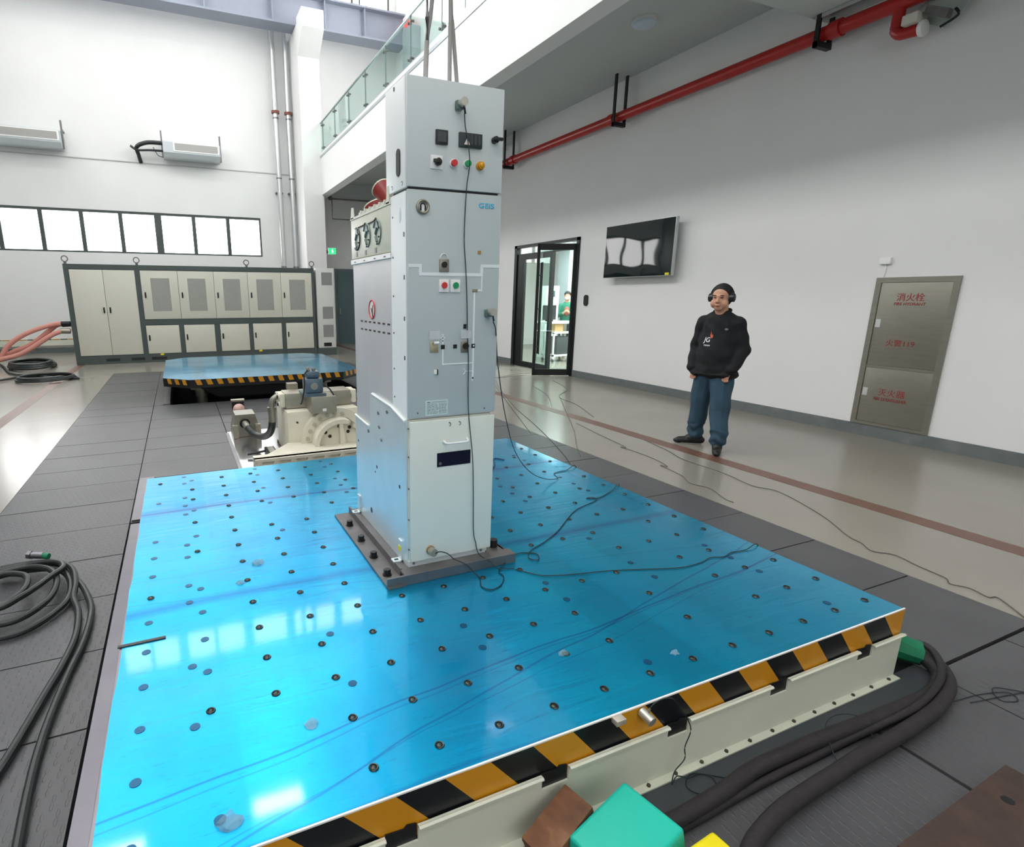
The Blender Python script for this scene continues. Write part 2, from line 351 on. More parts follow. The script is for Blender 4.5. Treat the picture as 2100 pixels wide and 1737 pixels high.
# walls
def wall_with_holes(name, axis, fixed, a0, a1, z0, z1, holes, m=WALL, th=.2, sgn=1):
    """holes: list of (u0,u1,v0,v1)"""
    bm = nb(); us = sorted({a0, a1, *[h[0] for h in holes], *[h[1] for h in holes]}); vs = sorted({z0, z1, *[h[2] for h in holes], *[h[3] for h in holes]})
    for i in range(len(us)-1):
        for j in range(len(vs)-1):
            uc, vc = (us[i]+us[i+1])/2, (vs[j]+vs[j+1])/2
            if any(h[0] < uc < h[1] and h[2] < vc < h[3] for h in holes): continue
            if axis == 'Y': box(bm, us[i], us[i+1], min(fixed, fixed+sgn*th), max(fixed, fixed+sgn*th), vs[j], vs[j+1])
            else: box(bm, min(fixed, fixed+sgn*th), max(fixed, fixed+sgn*th), us[i], us[i+1], vs[j], vs[j+1])
    bmesh.ops.remove_doubles(bm, verts=bm.verts, dist=1e-5)
    cnt = {}
    for f in bm.faces: cnt.setdefault(tuple(round(c, 3) for c in f.calc_center_median()), []).append(f)
    bmesh.ops.delete(bm, geom=[f for L in cnt.values() if len(L) > 1 for f in L], context='FACES')
    return put(name, bm, m, smooth=0, kind='structure')
BW_LOW = (-5.2, 2.68, 2.83, 4.0)
CL = [(-5.1, -3.0), (-2.8, -1.0), (-.8, 1.2), (1.45, 2.75), (2.95, 4.6), (4.8, 5.9), (6.1, 7.1)]
wb = wall_with_holes('wall_back', 'Y', BY, LX-.2, WX+.2, 0, RZ, [BW_LOW]+[(a, b, 10.15, 11.75) for a, b in CL])
wr = wall_with_holes('wall_right', 'X', WX, FY, BY, 0, RZ, [(9.27, 11.45, 0, 2.68), (7.6, 15.6, 7.4, 10.5)])
LW = [(a, a+3.6, z0, z1) for a in (-5.8, -1.7, 2.4, 6.5, 10.6, 14.7) for z0, z1 in ((9.0, 11.4), (2.83, 4.0))]
wl = wall_with_holes('wall_left', 'X', LX, FY, BY, 0, RZ, LW, m=mat('grey_wall_paint', (150, 152, 152), rough=.8), sgn=-1)
FILLW = [(-4.5, -.95, 2.8, 5.2), (-.55, 3.0, 2.8, 5.2)]  # unseen openings added to throw light on the tower front and skirt
wall_with_holes('wall_front', 'Y', FY, LX-.2, WX+.2, 0, RZ, FILLW, sgn=-1)
qbox('ceiling', (LX-.2, WX+.2, FY-.2, BY+.2, RZ, RZ+.15), WALL, kind='structure')
# skirtings
for n, b in (('baseboard_right', (WX-.015, WX, FY, 9.22, 0, .132)), ('baseboard_right', (WX-.015, WX, 11.5, BY, 0, .132)), ('baseboard_back', (LX, 5.0, BY-.015, BY, 0, .15)), ('baseboard_back', (6.2, WX, BY-.015, BY, 0, .15)), ('baseboard_left', (LX, LX+.015, FY, BY, 0, .132))):
    qbox(n, b, BASE, kind='structure')
qbox('trim_1', (LX, 3.83, BY-.02, BY, 5.325, 5.35), mat('grey_joint', (190, 190, 188), rough=.7), kind='structure')
bm = nb(); box(bm, -5.2, -2.6, BY-.09, BY-.015, .22, .4)
tr = put('trim_2', bm, CREAM, kind='structure')
for k in range(12): qbox('tape_mark', (-5.2+k*.2, -5.02+k*.2, BY-.095, BY-.05, .385, .405), YEL if k % 2 else BLK, tr)

# windows
def window(n, axis, fixed, u0, u1, v0, v1, nm, wide=(), m=FRAMEC, gl=None):
    uc, vc = (u0+u1)/2, v0
    root = thing('window_%d' % n, (uc, fixed, vc) if axis == 'Y' else (fixed, uc, vc), None, None, kind='structure')
    def b(bm, a0, a1, z0, z1, d0=.02, d1=.1):
        if axis == 'Y' and fixed < 0: box(bm, a0, a1, fixed-d1, fixed-d0, z0, z1)
        elif axis == 'Y': box(bm, a0, a1, fixed+d0, fixed+d1, z0, z1)
        elif fixed < 0: box(bm, fixed-d1, fixed-d0, a0, a1, z0, z1)
        else: box(bm, fixed+d0, fixed+d1, a0, a1, z0, z1)
    bm = nb(); b(bm, u0, u1, v0, v0+.05); b(bm, u0, u1, v1-.07, v1); b(bm, u0, u0+.05, v0+.05, v1-.07); b(bm, u1-.05, u1, v0+.05, v1-.07)
    put('window_frame', bm, m, root)
    es = [u0+(u1-u0)*i/nm for i in range(nm+1)]
    for i in range(1, nm):
        h = .1 if i in wide else .055
        bm = nb(); b(bm, es[i]-h, es[i]+h, v0+.05, v1-.07, .015, .09); put('mullion', bm, m, root)
    for i in range(nm):
        bm = nb(); b(bm, es[i]+.03, es[i+1]-.03, v0+.05, v1-.07, .05, .056); put('pane', bm, gl or GLASS, root, smooth=0)
window(1, 'Y', BY, -5.23, 2.68, 2.83, 4.0, 8, wide=(5,))
for i, (a, b) in enumerate(CL): window(2+i, 'Y', BY, a, b, 10.15, 11.75, 1 if b-a < 1.5 else 2)
for i, h in enumerate(LW): window(10+i, 'X', LX, h[0], h[1], h[2], h[3], 4, gl=GLASST if h[2] < 5 else GLASS)
window(30, 'X', WX, 7.6, 15.6, 7.4, 10.5, 6)
for i, h in enumerate(FILLW): window(40+i, 'Y', FY, h[0], h[1], h[2], h[3], 3, gl=GLASSM)  # added fill windows behind the camera, glazed to soften their light

# balcony over the right aisle
bal = thing('balcony', (5.8, 9, 4.59), 'white gallery with deep front beam and glass railing along the right wall', 'balcony', kind='structure')
FXB = 4.37
bm = nb(); box(bm, FXB, FXB+.26, FY, BY, 4.59, 5.75); put('front_beam', bm, WALL, bal)
qbox('deck', (FXB+.26, WX, FY, BY, 5.15, 5.6), CEIL, bal)
qbox('cross_beam', (FXB+.26, WX, 3.6, 4.965, 4.7, 5.15), CEIL, bal)
qbox('cross_beam', (FXB+.26, WX, 12.6, 12.9, 4.75, 5.15), CEIL, bal)
qbox('cross_beam', (FXB+.26, WX, BY-.3, BY, 4.75, 5.15), CEIL, bal)
# railing
rail = thing('glass_railing', (FXB+.04, 10, 5.75), 'frameless glass railing with steel clamps on top of the gallery edge beam', 'railing')
qbox('bottom_channel', (FXB-.012, FXB+.0, 0, 18.9, 5.62, 5.68), mat('rail_channel', (176, 184, 186), rough=.35, metal=.6), rail)
qbox('bottom_channel', (FXB+.02, FXB+.1, 0, 18.9, 5.75, 5.79), mat('rail_channel', (176, 184, 186)), rail)
ys = [18.9-1.36*k for k in range(0, 14)]
for k in range(13):
    qbox('glass_panel', (FXB+.03, FXB+.042, ys[k+1]+.012, ys[k]-.012, 5.6+.16, 6.56), GLASSG, rail, smooth=0)
for k in range(14):
    for dy in (-.06, .06):
        for z in (5.86, 6.46): bm = nb(); cyl(bm, (FXB+.0, ys[k]+dy, z), (FXB+.08, ys[k]+dy, z), .022, seg=10); put('glass_clamp', bm, STEELD, rail)
for k in range(14): qbox('edge_seal', (FXB+.024, FXB+.05, ys[k]-.008, ys[k]+.008, 5.76, 6.56), mat('edge_seal', (110, 125, 122), rough=.5), rail)
qbox('top_rail', (FXB+.015, FXB+.06, ys[13], 18.9, 6.56, 6.585), mat('rail_channel', (176, 184, 186)), rail)

# column + girder
bm = nb(); box(bm, 3.83, 4.44, 17.8, BY, 0, 9.06)
col = put('column', bm, WALL, kind='structure', label='white square column in the back right corner of the hall')
bm = nb(); prism(bm, [(17.1, 8.75), (17.8, 8.25), (17.8, 9.2), (17.1, 9.2)], 'X', 3.83, 4.44)
put('corbel', bm, WALL, col)
gm = mat('blue_grey_girder', (150, 156, 170), rough=.55, var=.03)
gr = thing('crane_girder', (1, 18.2, 9.07), 'long blue-grey steel crane girder under the high back windows', 'girder')
qbox('web', (LX+.05, 7.2, 18.15, 18.35, 9.12, 9.86), gm, gr)
qbox('flange', (LX+.05, 7.2, 17.95, 18.55, 9.07, 9.12), gm, gr); qbox('flange', (LX+.05, 7.2, 17.95, 18.55, 9.86, 9.91), gm, gr)
for x in (-4, -2.2, -.4, 1.4, 3.2, 4.7, 5.9): qbox('stiffener', (x, x+.03, 17.98, 18.15, 9.12, 9.86), gm, gr)
qbox('rail', (LX+.05, 7.2, 18.2, 18.3, 9.91, 10.0), STEELD, gr)

# high-bay lamps on the roof
hl = None
for i, (x, y) in enumerate(HB):
    if hl is None:
        hl = thing('high_bay_lamp', (x, y, 11.6), 'white rectangular high-bay lamp, second nearest in the left row under the roof', 'lamp', group='high-bay lamps under the hall roof')
        qbox('housing', (x-.62, x+.62, y-.27, y+.27, 11.6, 11.66), WHITE, hl)
        bm = nb(); [cyl(bm, (x+d, y, 11.66), (x+d, y, RZ), .01, seg=6) for d in (-.5, .5)]; put('rods', bm, STEELD, hl)
    else: dup(hl, (x, y, 11.6), 'white rectangular high-bay lamp, %s in the %s row under the roof' % ({12: 'farthest', 7: 'second farthest', 2: 'second nearest', -3: 'nearest'}[y], 'left' if x < 0 else 'right'))

# ================================================================== TEST TABLE (front)
TX0, TX1, TY0, TY1, TZ = -.32, 2.71, 1.125, 4.285, .318
tab = thing('vibration_table', (1.2, 2.7, 0), 'large square test table topped with bright blue film, hazard stripes on its edge', 'test table')
bm = nb(); box(bm, TX0, TX1, TY0, TY1, TZ-.16, TZ-.002, bev=.004); put('table_plate', bm, STEELF, tab)
bm = nb()
n = 24
edge = [(TX0+.006, TY0+.006)]+[(TX1-.006, TY0+.006), (TX1-.006, TY1-.006)]+[(TX0+.006+random.uniform(-.004, .006), TY1-.006-(TY1-TY0-.02)*k/n) for k in range(n)]
prism(bm, edge, 'Z', TZ-.002, TZ)
top = put('blue_film', bm, FILM, tab, smooth=0)
qbox('under_frame', (TX0+.12, TX1-.12, TY0+.05, TY1-.12, 0, TZ-.16), BLACKM, tab)
# threaded inserts in a 203 mm grid
bm = nb(); torus(bm, (0, 0, .0012), .0125, .0028, seg=10, ss=5); sph(bm, (0, 0, -.001), .010, seg=8, sc=(1, 1, .55)); cyl(bm, (0, 0, -.001), (0, 0, .0006), .0125, seg=10)
ins = bpy.data.meshes.new('threaded_insert'); bm.to_mesh(ins); bm.free(); ins.materials.append(mat('insert_steel', (70, 78, 78), rough=.3, metal=.85))
bm = nb(); cyl(bm, (0, 0, 0), (0, 0, .0012), .0155, seg=12)
plg = bpy.data.meshes.new('plug_cover'); bm.to_mesh(plg); bm.free(); plg.materials.append(mat('plug_blue', (6, 88, 128), rough=.35, metal=.5, var=.35, vscale=90, stretch=(1, 6, 1)))
OT = WL[tab.name]
def stick(name, me, x, y, z, par, rz=0):
    o = bpy.data.objects.new(name, me); C.objects.link(o); o.parent = par; o.location = Vector((x, y, z))-WL[par.name]; o.rotation_euler = (0, 0, rz); return o
def free(x, y): return not (.72 < x < 1.44 and 2.1 < y < 3.1)
for i in range(15):
    for j in range(15):
        x, y = -.225+.2035*i, 1.232+.2058*j
        if free(x, y) and random.random() > .13: stick('threaded_insert', ins if (x > .1 or random.random() > .6) else plg, x, y, TZ+.0003, tab, random.random())
for i, x in enumerate((-.07, .43, .935, 1.44, 1.945, 2.45)):
    for j in range(20):
        y = 1.282+.1545*j
        if free(x, y) and random.random() > .35 and min(abs((y-1.232)/.2058-round((y-1.232)/.2058))*.2058, 9) > .02: stick('plug_cover', plg, x, y, TZ+.0003, tab, random.random())
# hazard stripes on the front edge
k = 0; xt = TX1
while xt > TX0:
    xn = max(xt-.1437, TX0); sl = lambda v: min(v+.135, TX1)
    bm = nb(); prism(bm, [(xt, TZ-.004), (xn, TZ-.004), (min(xn+.13, TX1), TZ-.158), (min(xt+.13, TX1), TZ-.158)] if xt < TX1 else [(xt, TZ-.004), (xn, TZ-.004), (min(xn+.13, TX1), TZ-.158), (TX1, TZ-.158)], 'Y', TY0-.0012, TY0)
    bmesh.ops.remove_doubles(bm, verts=bm.verts, dist=1e-5)
    put('hazard_stripe', bm, YEL if k % 2 == 0 else BLK, tab, smooth=0); xt = xn; k += 1
bm = nb(); prism(bm, [(TX0, TZ-.004), (TX0, TZ-.158), (TX0+.12, TZ-.158)], 'Y', TY0-.0012, TY0); put('hazard_stripe', bm, YEL, tab, smooth=0)
qbox('white_edge_line', (TX0, TX1, TY0-.0016, TY0+.004, TZ-.004, TZ+.0012), WHITE, tab)
# tape tabs
bm = nb(); box(bm, -.325, -.16, 2.12, 2.137, TZ, TZ+.004, bev=.001); put('tape_tab', bm, BLK, tab)

# notched skirt in front of the table
sk = thing('skirt_rail', (1.2, 1.11, 0), 'cream painted angle skirt with notched top lip in front of the blue table', 'skirt')
prof = [(TX0, .0), (TX1-.005, .0)]
notch = [(2.405, 2.50), (1.885, 1.98), (1.378, 1.47), (.873, .97), (.375, .47), (-.135, -.04)]
up = [(TX1-.005, .205)]
for a, b in notch: up += [(b, .205), (b, .155), (a, .155), (a, .205)]
up += [(TX0, .205)]
bm = nb(); prism(bm, [(TX0, 0), (TX1-.005, 0)]+up, 'Y', 1.112, 1.118)
put('web', bm, CREAM, sk, smooth=0)
bm = nb(); segs = []; xr = TX1+.005
for a, b in notch: segs.append((b, xr)); xr = a
segs.append((TX0, xr))
for a, b in segs: prism(bm, [(1.118, .203), (1.107, .207), (1.101, .203), (1.101, .199), (1.107, .201), (1.113, .197)], 'X', a, b)
put('top_lip', bm, CREAM, sk)
qbox('foot_flange', (TX0, TX1-.003, 1.086, 1.114, 0, .006), CREAM, sk)
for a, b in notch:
    bm = nb(); prism(bm, [(a+.002, .15), (b-.002, .15), (b-.002, .206), (b-.03, .212), (b-.04, .202), (a+.002, .206)], 'Y', 1.1185, 1.1225); put('notch_shadow', bm, BLACK, sk)  # black sheet behind each notch stands in for the shade of the recess
bm = nb(); cyl(bm, (0, 0, 0), (0, 0, .006), .0075, .0065, seg=6); fb = bpy.data.meshes.new('flange_bolt'); bm.to_mesh(fb); bm.free(); fb.materials.append(mat('bronze_bolt', (92, 84, 70), rough=.45, metal=.6))
for k in range(24):
    x = 2.65-.1225*k
    if x > TX0: stick('flange_bolt', fb, x, 1.100, .006, sk)

# ================================================================== SWITCHGEAR TOWER
X0, X1, Y0 = .885, 1.318, 2.206
FR = thing('mounting_frame', (1.09, 2.6, TZ), 'steel angle mounting frame bolted on the blue table under the tall cabinet', 'frame')
bm = nb(); box(bm, .752, .84, 2.12, 3.06, TZ+.001, TZ+.011); put('foot_plate', bm, STEELD, FR)
bm = nb(); box(bm, .84, .85, 2.2, 3.06, TZ+.001, TZ+.05); put('upright_lip', bm, STEELD, FR)
bm = nb(); box(bm, .85, 1.4, 2.2, 3.02, TZ+.030, TZ+.046); put('deck_plate', bm, STEELD, FR)
bm = nb(); box(bm, .752, 1.425, 2.13, 2.142, TZ+.001, TZ+.048); box(bm, .84, 1.425, 2.142, 2.2, TZ+.036, TZ+.046); put('front_angle', bm, STEELD, FR)
bm = nb(); box(bm, 1.39, 1.405, 2.2, 3.06, TZ+.001, TZ+.046); put('right_angle', bm, STEELD, FR)
for x, y in ((.79, 2.24), (.79, 2.44), (.79, 2.65), (.79, 2.87)):
    bm = nb(); cyl(bm, (x, y, TZ+.011), (x, y, TZ+.016), .022, seg=14); cyl(bm, (x, y, TZ+.016), (x, y, TZ+.04), .017, seg=6); put('hex_bolt', bm, BLACK, FR)
bm = nb(); cyl(bm, (1.365, 2.245, TZ+.046), (1.365, 2.245, TZ+.085), .02, seg=12); put('hex_bolt', bm, BLACK, FR)

SW = thing('switchgear_cabinet', (1.1, 2.6, TZ+.046), 'tall narrow grey and white high-voltage switchgear cabinet standing on the blue table', 'cabinet')
ZB = TZ+.047
# lower cover
bm = nb(); box(bm, X0+.008, X1, Y0-.012, Y0+.008, .392, 1.062, bev=.006); put('lower_cover', bm, LOWER, SW)
qbox('lower_body', (X0+.004, X1-.012, Y0+.009, 2.99, ZB+.002, 1.068), LOWER, SW)
qbox('toe_plate', (X0-.001, X1-.025, Y0-.002, Y0+.02, ZB, .392), GALV, SW)
bm = nb(); [cyl(bm, (x, Y0-.002, .381), (x, Y0-.006, .381), .006, seg=8) for x in (X0+.025, X1-.05)]; put('toe_screws', bm, STEELD, SW)
bm = nb(); [cyl(bm, (X0+.004, Y0+.0085, z), (X0+.004, Y0+.002, z), .0035, seg=6) for z in (.45, .6, .75, .9, 1.03)]; put('cover_screws', bm, STEELD, SW)
bm = nb(); tube(bm, [(1.055, Y0-.012, .962), (1.058, Y0-.03, .957), (1.075, Y0-.034, .954), (1.155, Y0-.034, .954), (1.171, Y0-.03, .957), (1.174, Y0-.012, .962)], .005, ss=8, sub=3)
for x in (1.055, 1.174): cyl(bm, (x, Y0-.016, .96), (x, Y0-.011, .96), .008, seg=10)
put('pull_handle', bm, WHITE, SW)
bm = nb(); box(bm, 1.022, 1.193, Y0-.014, Y0-.0115, .842, .908); ww = put('viewing_window', bm, mat('window_dark', (28, 30, 48), rough=.12), SW, smooth=0)
bm = nb(); cyl(bm, (1.037, Y0-.018, .858), (1.037, Y0-.0135, .858), .007, seg=10); put('latch', bm, STEELD, ww)
bm = nb()
for x in (1.081, 1.131): torus(bm, (x, Y0-.0125, 1.038), .008, .002, axis='Y', seg=12, ss=5, a0=-1.5, a1=1.9)
put('slots', bm, STEELD, SW)
# galvanised side
bm = nb(); prism(bm, [(Y0+.012, ZB), (3.0, ZB), (3.0, .944), (2.737, .932), (2.73, 1.06), (2.715, 1.108), (2.69, 1.118), (2.4, 1.105), (Y0+.012, 1.068)], 'X', X0-.004, X0+.003)
gs = put('side_cover', bm, GALV, SW, smooth=0)
bm = nb(); tube(bm, [(X0-.004, 3.0, .944), (X0-.006, 2.75, .930)], .006, smooth=False); tube(bm, [(X0-.004, 2.69, 1.112), (X0-.006, 2.4, 1.098), (X0-.006, Y0+.02, 1.062)], .006, smooth=False); put('folded_edge', bm, WHITE, gs)
bm = nb()
for y, z in ((2.59, 1.03), (2.58, .96), (2.46, 1.06), (2.76, .9), (2.55, .9)): cyl(bm, (X0-.0085, y, z), (X0-.003, y, z), .009, seg=8)
put('rivets', bm, STEELF, gs)
bm = nb()
for y, z, h in ((2.304, .732, .01), (2.633, .735, .01), (2.956, .8, .008), (2.74, .456, .016), (2.66, .70, .006)): cyl(bm, (X0-.0046, y, z), (X0-.0035, y, z), h, seg=10)
put('holes', bm, BLACK, gs)
for y in (2.29, 2.96):
    bm = nb(); box(bm, X0-.012, X0-.004, y-.02, y+.02, ZB, .47); box(bm, X0-.05, X0-.004, y-.02, y+.02, ZB, ZB+.007); b_ = put('anchor_bracket', bm, GALV, SW)
    bm = nb(); box(bm, X0-.04, X0-.02, y-.007, y+.007, ZB+.0068, ZB+.0078); put('slot', bm, BLACK, b_)
bm = nb(); box(bm, X0-.0135, X0-.012, 2.275, 2.305, .415, .44); put('yellow_tag', bm, YELP, SW)
# middle panel
bm = nb(); box(bm, X0+.004, X1+.004, Y0-.004, Y0+.014, 1.077, 2.017, bev=.004); put('middle_panel', bm, PANEL, SW)
qbox('middle_body', (X0, X1, Y0+.0141, 2.392, 1.07, 2.012), SIDE, SW)
bm = nb()
for z in (1.847, 1.677, 1.507, 1.34): box(bm, X0-.0012, X0+.001, 2.232, 2.242, z-.009, z+.009)
for z in (1.927, 1.763, 1.6, 1.44, 1.28, 1.15): cyl(bm, (X0-.002, 2.366, z), (X0+.001, 2.366, z), .004, seg=6)
put('edge_slots', bm, BLACK, SW)
bm = nb(); sph(bm, (X0+.001, 2.283, 1.925), .02, seg=14, sc=(.15, 1, 1.6)); put('round_cap', bm, mat('pale_blue_plastic', (214, 226, 230), rough=.4), SW)
# mimic diagram
yF = Y0-.0042
def strip(pts, wd, m=PRINT, nm='mimic_line'):
    bm = nb()
    for k_, ((xa, za), (xb, zb)) in enumerate(zip(pts, pts[1:])):
        box(bm, min(xa, xb)-wd/2, max(xa, xb)+wd/2, yF-.0012-.0003*(k_ % 2), yF+.001+.0003*(k_ % 2), min(za, zb)-wd/2, max(za, zb)+wd/2)
    return put(nm, bm, m, SW, smooth=0)
strip([(.897, 1.723), (.943, 1.723), (.943, 1.690), (1.233, 1.690), (1.233, 1.727), (1.318, 1.727)], .013)
strip([(1.235, 1.69), (1.235, 1.626), (1.201, 1.624), (1.199, 1.24)], .006)
strip([(1.049, 1.372), (1.05, 1.309), (1.197, 1.309)], .005)
strip([(1.162, 1.273), (1.197, 1.273)], .003)
bm = nb(); torus(bm, (1.148, yF-.001, 1.273), .013, .0018, axis='Y', seg=12, ss=4, a0=-1.3, a1=1.3); put('mimic_arc', bm, PRINT, SW); bm = nb(); prism(bm, [(1.192, 1.245), (1.206, 1.245), (1.199, 1.222)], 'Y', yF-.0012, yF); put('mimic_arrow', bm, PRINT, SW); bm = nb()
for x, z, wd in ((1.049, 1.437, .012), (1.049, 1.424, .024), (1.049, 1.411, .018)): box(bm, x-wd/2, x+wd/2, yF-.0012, yF, z-.0025, z+.0025)
box(bm, 1.046, 1.052, yF-.0012, yF, 1.396, 1.435); put('mimic_symbols', bm, PRINT, SW, smooth=0)
# lug
bm = nb(); torus(bm, (.953, yF-.004, 1.952), .024, .006, axis='Y', seg=24); lg = put('rating_ring', bm, STAIN, SW); bm = nb(); cyl(bm, (.953, yF-.003, 1.952), (.953, yF, 1.952), .022, seg=20); put('ring_face', bm, WHITE, lg)
bm = nb(); torus(bm, (.953, yF-.005, 1.955), .0105, .003, axis='Y', seg=12, ss=6, a0=0, a1=PI); box(bm, .9397, .9455, yF-.008, yF-.003, 1.938, 1.955); box(bm, .9605, .9663, yF-.008, yF-.003, 1.938, 1.955); put('hook', bm, BLACK, lg)
text('GEIS', CYANP, SW, (1.212, yF-.0002, 1.962), 'front', width=.074, height=.021, depth=.0012)
def plate(x0, x1, z0, z1, m, nm, d=.006, bev=.001): 
    bm = nb(); box(bm, x0, x1, yF-d, yF, z0, z1, bev=bev); return put(nm, bm, m, SW)
p_ = plate(1.029, 1.073, 1.701, 1.751, STAIN, 'indicator_plate'); bm = nb(); cyl(bm, (1.05, yF-.012, 1.729), (1.05, yF-.006, 1.729), .0125, seg=16); put('keyhole', bm, BLACK, p_)
bm = nb(); torus(bm, (1.05, yF-.003, 1.757), .016, .002, axis='Y', seg=14, ss=5, a0=0, a1=PI); put('wire_bail', bm, WHITE, p_)
for x0, m_, nm in ((1.028, REDB, 'red_off_button'), (1.082, GREENB, 'green_on_button')):
    p_ = plate(x0, x0+.045, 1.617, 1.669, WHITE, 'button_plate'); bm = nb(); cyl(bm, (x0+.0225, yF-.012, 1.645), (x0+.0225, yF-.006, 1.645), .0135, .0125, seg=18); put(nm, bm, m_, p_)
plate(1.212, 1.227, 1.776, 1.79, mat('brass_label', (176, 132, 70), rough=.4), 'brass_label', .002, 0)
for x0, x1, z0, z1 in ((1.1, 1.118, 1.377, 1.394), (1.148, 1.163, 1.461, 1.481)): plate(x0, x1, z0, z1, BLACK, 'square_plug', .003)
p_ = plate(.988, 1.027, 1.363, 1.409, mat('brushed_brass', (188, 180, 150), rough=.35, metal=.6), 'lock_plate', .004); bm = nb(); cyl(bm, (1.0, yF-.02, 1.405), (1.02, yF-.02, 1.405), .006, seg=8); put('hinge', bm, WHITE, p_)
p_ = plate(1.137, 1.173, 1.357, 1.405, STAIN, 'lock_plate', .005); bm = nb(); cyl(bm, (1.158, yF-.014, 1.386), (1.158, yF-.005, 1.386), .014, seg=16); put('rotary_socket', bm, BLACK, p_)
for x, z in ((.99, 1.42), (1.14, 1.42)):
    bm = nb(); box(bm, x-.012, x+.036, yF-.02, yF-.018, z, z+.035); put('clear_flap', bm, seethru('clear_plastic', (232, 232, 238), .35), SW)
for x in (1.049, 1.199): plate(x-.009, x+.009, 1.376, 1.394, BLACK, 'position_window', .003)
plate(1.197, 1.203, 1.382, 1.389, WHITE, 'position_mark', .0045, 0)
plate(1.189, 1.215, 1.617, 1.63, STAIN, 'mimic_joint', .003)
p_ = plate(1.006, 1.02, 1.268, 1.287, WHITE, 'small_latch', .008); bm = nb(); box(bm, 1.019, 1.024, yF-.009, yF, 1.266, 1.289); put('latch_side', bm, BLACK, p_)
p_ = plate(.966, 1.077, 1.083, 1.152, mat('nameplate', (206, 222, 222), rough=.4), 'rating_plate', .002, 0)
bm = nb(); yy = yF-.0028
box(bm, .974, .99, yy, yF-.002, 1.142, 1.146); box(bm, .998, 1.07, yy, yF-.002, 1.143, 1.145)
for k in range(9):
    z = 1.135-k*.0054; xa = .975
    while xa < 1.02: l = random.uniform(.005, .02); box(bm, xa, min(xa+l, 1.03), yy, yF-.002, z, z+.0018); xa += l+.004
    xa = 1.033
    while xa < 1.068: l = random.uniform(.005, .014); box(bm, xa, min(xa+l, 1.07), yy, yF-.002, z, z+.0018); xa += l+.003
put('plate_print', bm, mat('grey_print', (112, 132, 132), rough=.6), p_, smooth=0)
bm = nb(); [cyl(bm, (x, yF-.002, z), (x, yF, z), .003, seg=6) for x, z in ((1.265, 1.096), (.93, 1.1))]; put('panel_screws', bm, BLACK, SW)
# top box
bm = nb(); box(bm, X0-.002, X1+.004, Y0+.012, 2.438, 2.024, 2.424, bev=.004); put('top_box', bm, SIDE, SW)
bm = nb(); box(bm, X0+.002, X1+.002, Y0-.006, Y0+.0115, 2.026, 2.423, bev=.004); td = put('top_door', bm, PANELT, SW)
qbox('shadow_gap', (X0+.01, X1-.01, Y0+.006, 2.38, 2.012, 2.026), BLACK, SW)
yF = Y0-.0062
def tplate(x0, x1, z0, z1, m, nm, d=.006): 
    bm = nb(); box(bm, x0, x1, yF-d, yF, z0, z1, bev=.0015); return put(nm, bm, m, td)
mt = tplate(1.007, 1.059, 2.189, 2.242, BLACK, 'panel_meter', .01); bm = nb(); box(bm, 1.014, 1.052, yF-.0106, yF-.0098, 2.198, 2.236); put('meter_display', bm, mat('lcd_grey', (70, 76, 76), rough=.2), mt) if True else None
mt = tplate(1.11, 1.214, 2.188, 2.242, mat('charcoal_plastic', (34, 42, 44), rough=.35), 'voltage_indicator', .012)
bm = nb()
for k in range(3): box(bm, 1.16+k*.017, 1.171+k*.017, yF-.0126, yF-.0118, 2.2, 2.235)
box(bm, 1.118, 1.155, yF-.0126, yF-.0118, 2.224, 2.236); put('indicator_cells', bm, mat('lcd_grey', (70, 76, 76)), mt, smooth=0)
bm = nb(); prism(bm, [(1.130, 2.197), (1.156, 2.197), (1.143, 2.222)], 'Y', yF-.0135, yF-.012); put('warning_triangle', bm, mat('pale_warning', (240, 226, 214), rough=.5), mt, smooth=0)
bm = nb(); cyl(bm, (1.276, yF-.02, 2.228), (1.276, yF, 2.228), .0135, seg=18); box(bm, 1.26, 1.302, yF-.034, yF-.02, 2.222, 2.234, bev=.003); put('rotary_knob', bm, BLACK, td)
sp_ = tplate(.986, 1.038, 2.097, 2.148, WHITE, 'selector_plate', .005)
bm = nb(); cyl(bm, (1.015, yF-.02, 2.122), (1.015, yF-.005, 2.122), .0145, .013, seg=18); box(bm, .989, 1.02, yF-.032, yF-.02, 2.116, 2.13, bev=.003); put('selector_handle', bm, BLACK, sp_)
for x, z, m_, nm in ((1.087, 2.124, REDB, 'red_push_button'), (1.15, 2.127, GREENB, 'green_push_button'), (1.21, 2.124, AMBER, 'amber_lamp')):
    bm = nb(); cyl(bm, (x, yF-.008, z), (x, yF, z), .017, .0165, seg=20); rg = put('bezel', bm, WHITE if m_ is not AMBER else AMBER, td)
    bm = nb(); cyl(bm, (x, yF-.02, z), (x, yF-.008, z), .0125 if m_ is not AMBER else .014, .0135, seg=18)
    if m_ is AMBER: sph(bm, (x, yF-.02, z), .011, seg=12, sc=(1, .5, 1))
    put(nm, bm, m_, rg)
bm = nb(); prism(bm, [(2.286+.02*math.cos(a)*1.05, 2.127+(.03 if math.sin(a) > 0 else -.03)+.022*math.sin(a)) for a in [2*PI*k/20 for k in range(20)]], 'X', X0-.006, X0-.001); put('side_grommet', bm, BLACK, SW)
bm = nb(); box(bm, X0-.004, X0-.001, 2.325, 2.333, 2.4, 2.414); put('side_slot', bm, BLACK, SW)
bm = nb(); [torus(bm, (X0-.002, y, 2.043), .008, .0015, axis='X', seg=12, ss=4, a0=.6, a1=4.4) for y in (2.366, 2.251)]; put('knockouts', bm, STEELD, SW)
